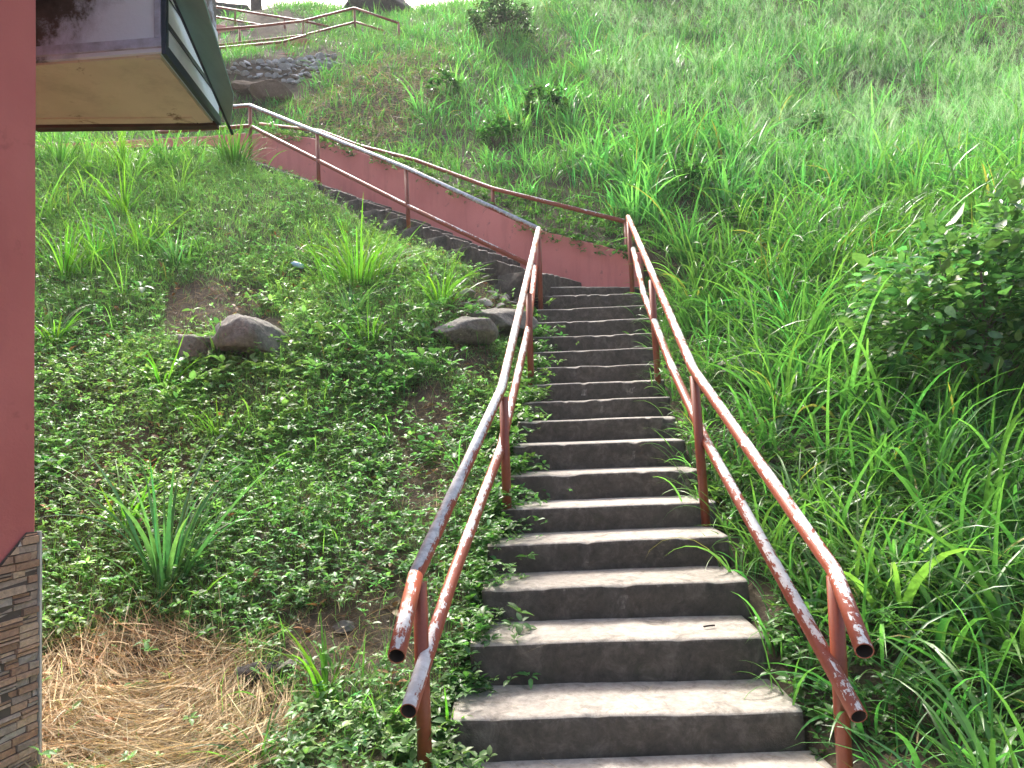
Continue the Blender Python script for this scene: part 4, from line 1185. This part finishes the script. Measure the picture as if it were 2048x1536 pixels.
# ---- tree trunk on the crest
tp = at(513, 40, 21.2)
tr = empty("tree", tuple(tp), "dark bare tree trunk standing on the hill crest at upper left", "tree")
tube("trunk", [tp + [0, 0, -.6], tp + [.02, 0, 0], tp + [-.02, 0, .8], tp + [.05, 0, 2.2], tp + [.2, .1, 4.0]], .17, M_BARK, tr, 12)
V, Fc = tube_geo([tp + [-.0, -.05, -.3], tp + [-.3, -.1, -.3]], .09, 8)
cen = tp + [.2, .1, 4.6] + rng.normal(0, 1, (260, 3)) * [1.3, 1.3, .8]
k = np.repeat(np.arange(260), 8); dv = rng.normal(0, 1, (len(k), 3)); dv /= np.linalg.norm(dv, axis=1)[:, None]
nr = np.array([0, 0, 1.]) + rng.normal(0, .4, (len(k), 3)); nr -= dv * (nr * dv).sum(1)[:, None]; nr /= np.linalg.norm(nr, axis=1)[:, None]
V2, F2, C3 = leaves_geo(cen[k] + rng.normal(0, .2, (len(k), 3)), dv, nr, np.full(len(k), .12), np.full(len(k), .06), palette(len(k), (.05, .12, .03)))
mesh_np("crown", V2, F2, M_SHRUB, tr, C3)

# ---- white flower dots
x, y, z = scatter(-1.5, 1.2, 3.5, 9, 26, lambda x, y: left_side(x, y) & free(x, y) & (x > xl(np.minimum(y, 8.8)) - 1.3))
n = len(x); hh = rng.uniform(.10, .26, n)
col = np.tile([[.12, .2, .06]], (n, 1))
parts = [blades_geo(np.c_[x, y, z], hh, np.full(n, .0028), rng.uniform(0, 6.28, n), np.full(n, .05), np.full(n, .15), 2, col)]
for a in range(4):
    az = np.full(n, a * 1.57) + rng.uniform(-.3, .3, n)
    parts.append(blades_geo(np.c_[x, y, z + hh * .99], np.full(n, .011), np.full(n, .011), az, np.full(n, 1.1), np.full(n, .4), 2, np.tile([[.7, .68, .58]], (n, 1))))
V, Fc, Cc = join(parts)
tag(mesh_np("wildflowers", V, Fc, M_FEATHER, None, Cc), "tiny white wildflowers on thin stems along the left of the steps", kind="stuff")

# ------------------------------------------------------------------ litter
g = ground_at(594, 548)
bt = empty("plastic_bottle", (g[0], g[1], g[2] + .10), "discarded pale blue plastic bottle lying in the grass of the left bank", "bottle")
ax = np.array([.75, -.35, -.3]); ax /= np.linalg.norm(ax)
def lathe(name, p0, ax, prof, mat, par, n=16):
    ax = Vector(map(float, ax)); u = ax.orthogonal().normalized(); w = ax.cross(u); V, Fc = [], []
    for d, r in prof:
        for k in range(n):
            a = 6.2832 * k / n; V.append(Vector(p0) + ax * d + (u * math.cos(a) + w * math.sin(a)) * r)
    for j in range(len(prof) - 1):
        for k in range(n): Fc.append([j * n + k, j * n + (k + 1) % n, (j + 1) * n + (k + 1) % n, (j + 1) * n + k])
    Fc.append(list(range(n))[::-1]); Fc.append([(len(prof) - 1) * n + k for k in range(n)])
    return mesh_py(name, V, Fc, mat, par, True)
b0 = np.array(bt.location) - ax * .1
M_PLAST = plain("pale_blue_plastic", (.38, .58, .80), .25, var=.1)
lathe("bottle_body", b0, ax, [(.012, .011), (.03, .014), (.055, .032), (.08, .033), (.085, .030), (.11, .033), (.13, .033), (.135, .030), (.16, .033), (.195, .032), (.2, .02)], M_PLAST, bt)
lathe("cap", b0, ax, [(-.006, .012), (-.004, .013), (.0115, .013)], plain("dark_cap", (.15, .08, .08), .4), bt)
g = ground_at(1452, 768)
V = [(g[0] + .06 * i - .06 + rng.normal(0, .006), g[1] + .05 * j - .04 + rng.normal(0, .006), g[2] + .16 + rng.uniform(0, .035)) for j in range(3) for i in range(3)]
V += [(v[0], v[1], v[2] - .002) for v in V]
Fc = []
for j in range(2):
    for i in range(2):
        a = j * 3 + i; Fc += [[a, a + 1, a + 4, a + 3], [a + 12, a + 13, a + 10, a + 9]]
Fc += [[0, 9, 10, 1], [1, 10, 11, 2], [2, 11, 14, 5], [5, 14, 17, 8], [8, 17, 16, 7], [7, 16, 15, 6], [6, 15, 12, 3], [3, 12, 9, 0]]
o = mesh_py("wrapper", V, Fc, plain("mauve_foil", (.42, .30, .36), .4), None, True)
tag(o, "crumpled mauve wrapper in the grass right of the handrail", "litter")
g = at_z(1418, 1252, SZ[1] + .012)
o = tube("stick", [g + [-.028, -.006, 0], g + [0, .001, .001], g + [.03, .008, 0]], .0045, plain("charred_stick", (.02, .018, .016), .8), None, 8)
tag(o, "short black stick lying on the second step", "stick")
# straw bits and grit on the treads
n = 130
k = rng.integers(0, 7, n); u = rng.uniform(.05, .95, n); v = rng.uniform(.03, .34, n)
k = np.where(rng.uniform(0, 1, n) < .2, -1, k)
kk = np.maximum(k, 0)
P = np.c_[SLx[kk] + (SRx[kk] - SLx[kk]) * u, np.where(k < 0, 2.6 + v, SYa[kk] + v), np.where(k < 0, .04, SZ[kk] + .009)]
V, Fc, Cc = blades_geo(P, np.exp(rng.normal(-2.8, .6, n)), np.full(n, .0028), rng.uniform(0, 6.28, n), np.full(n, 1.55), rng.normal(0, .04, n), 3, palette(n, (.38, .30, .18), .3, .05), roll=np.zeros(n))
tag(mesh_np("straw_bits", V, Fc, M_STRAW, None, Cc), "loose straw bits scattered on the step treads", kind="stuff")

# ------------------------------------------------------------------ hazy air
hz = bpy.data.materials.new("haze_air"); hz.use_nodes = True
t = hz.node_tree
for nd in list(t.nodes):
    if nd.type != 'OUTPUT_MATERIAL': t.nodes.remove(nd)
pv = t.nodes.new("ShaderNodeVolumePrincipled")
pv.inputs["Color"].default_value = (.95, .97, 1.0, 1)
pv.inputs["Density"].default_value = HAZE
pv.inputs["Anisotropy"].default_value = .3
t.links.new(pv.outputs[0], t.nodes["Material Output"].inputs["Volume"])
zlo, zhi = -1.2, 29.0
o = prism("haze", [(-151, -121, zlo), (151, -121, zlo), (151, 151, zlo), (-151, 151, zlo)], (0, 0, zhi - zlo), hz)
tag(o, "thin pale haze over the hillside", kind="stuff")
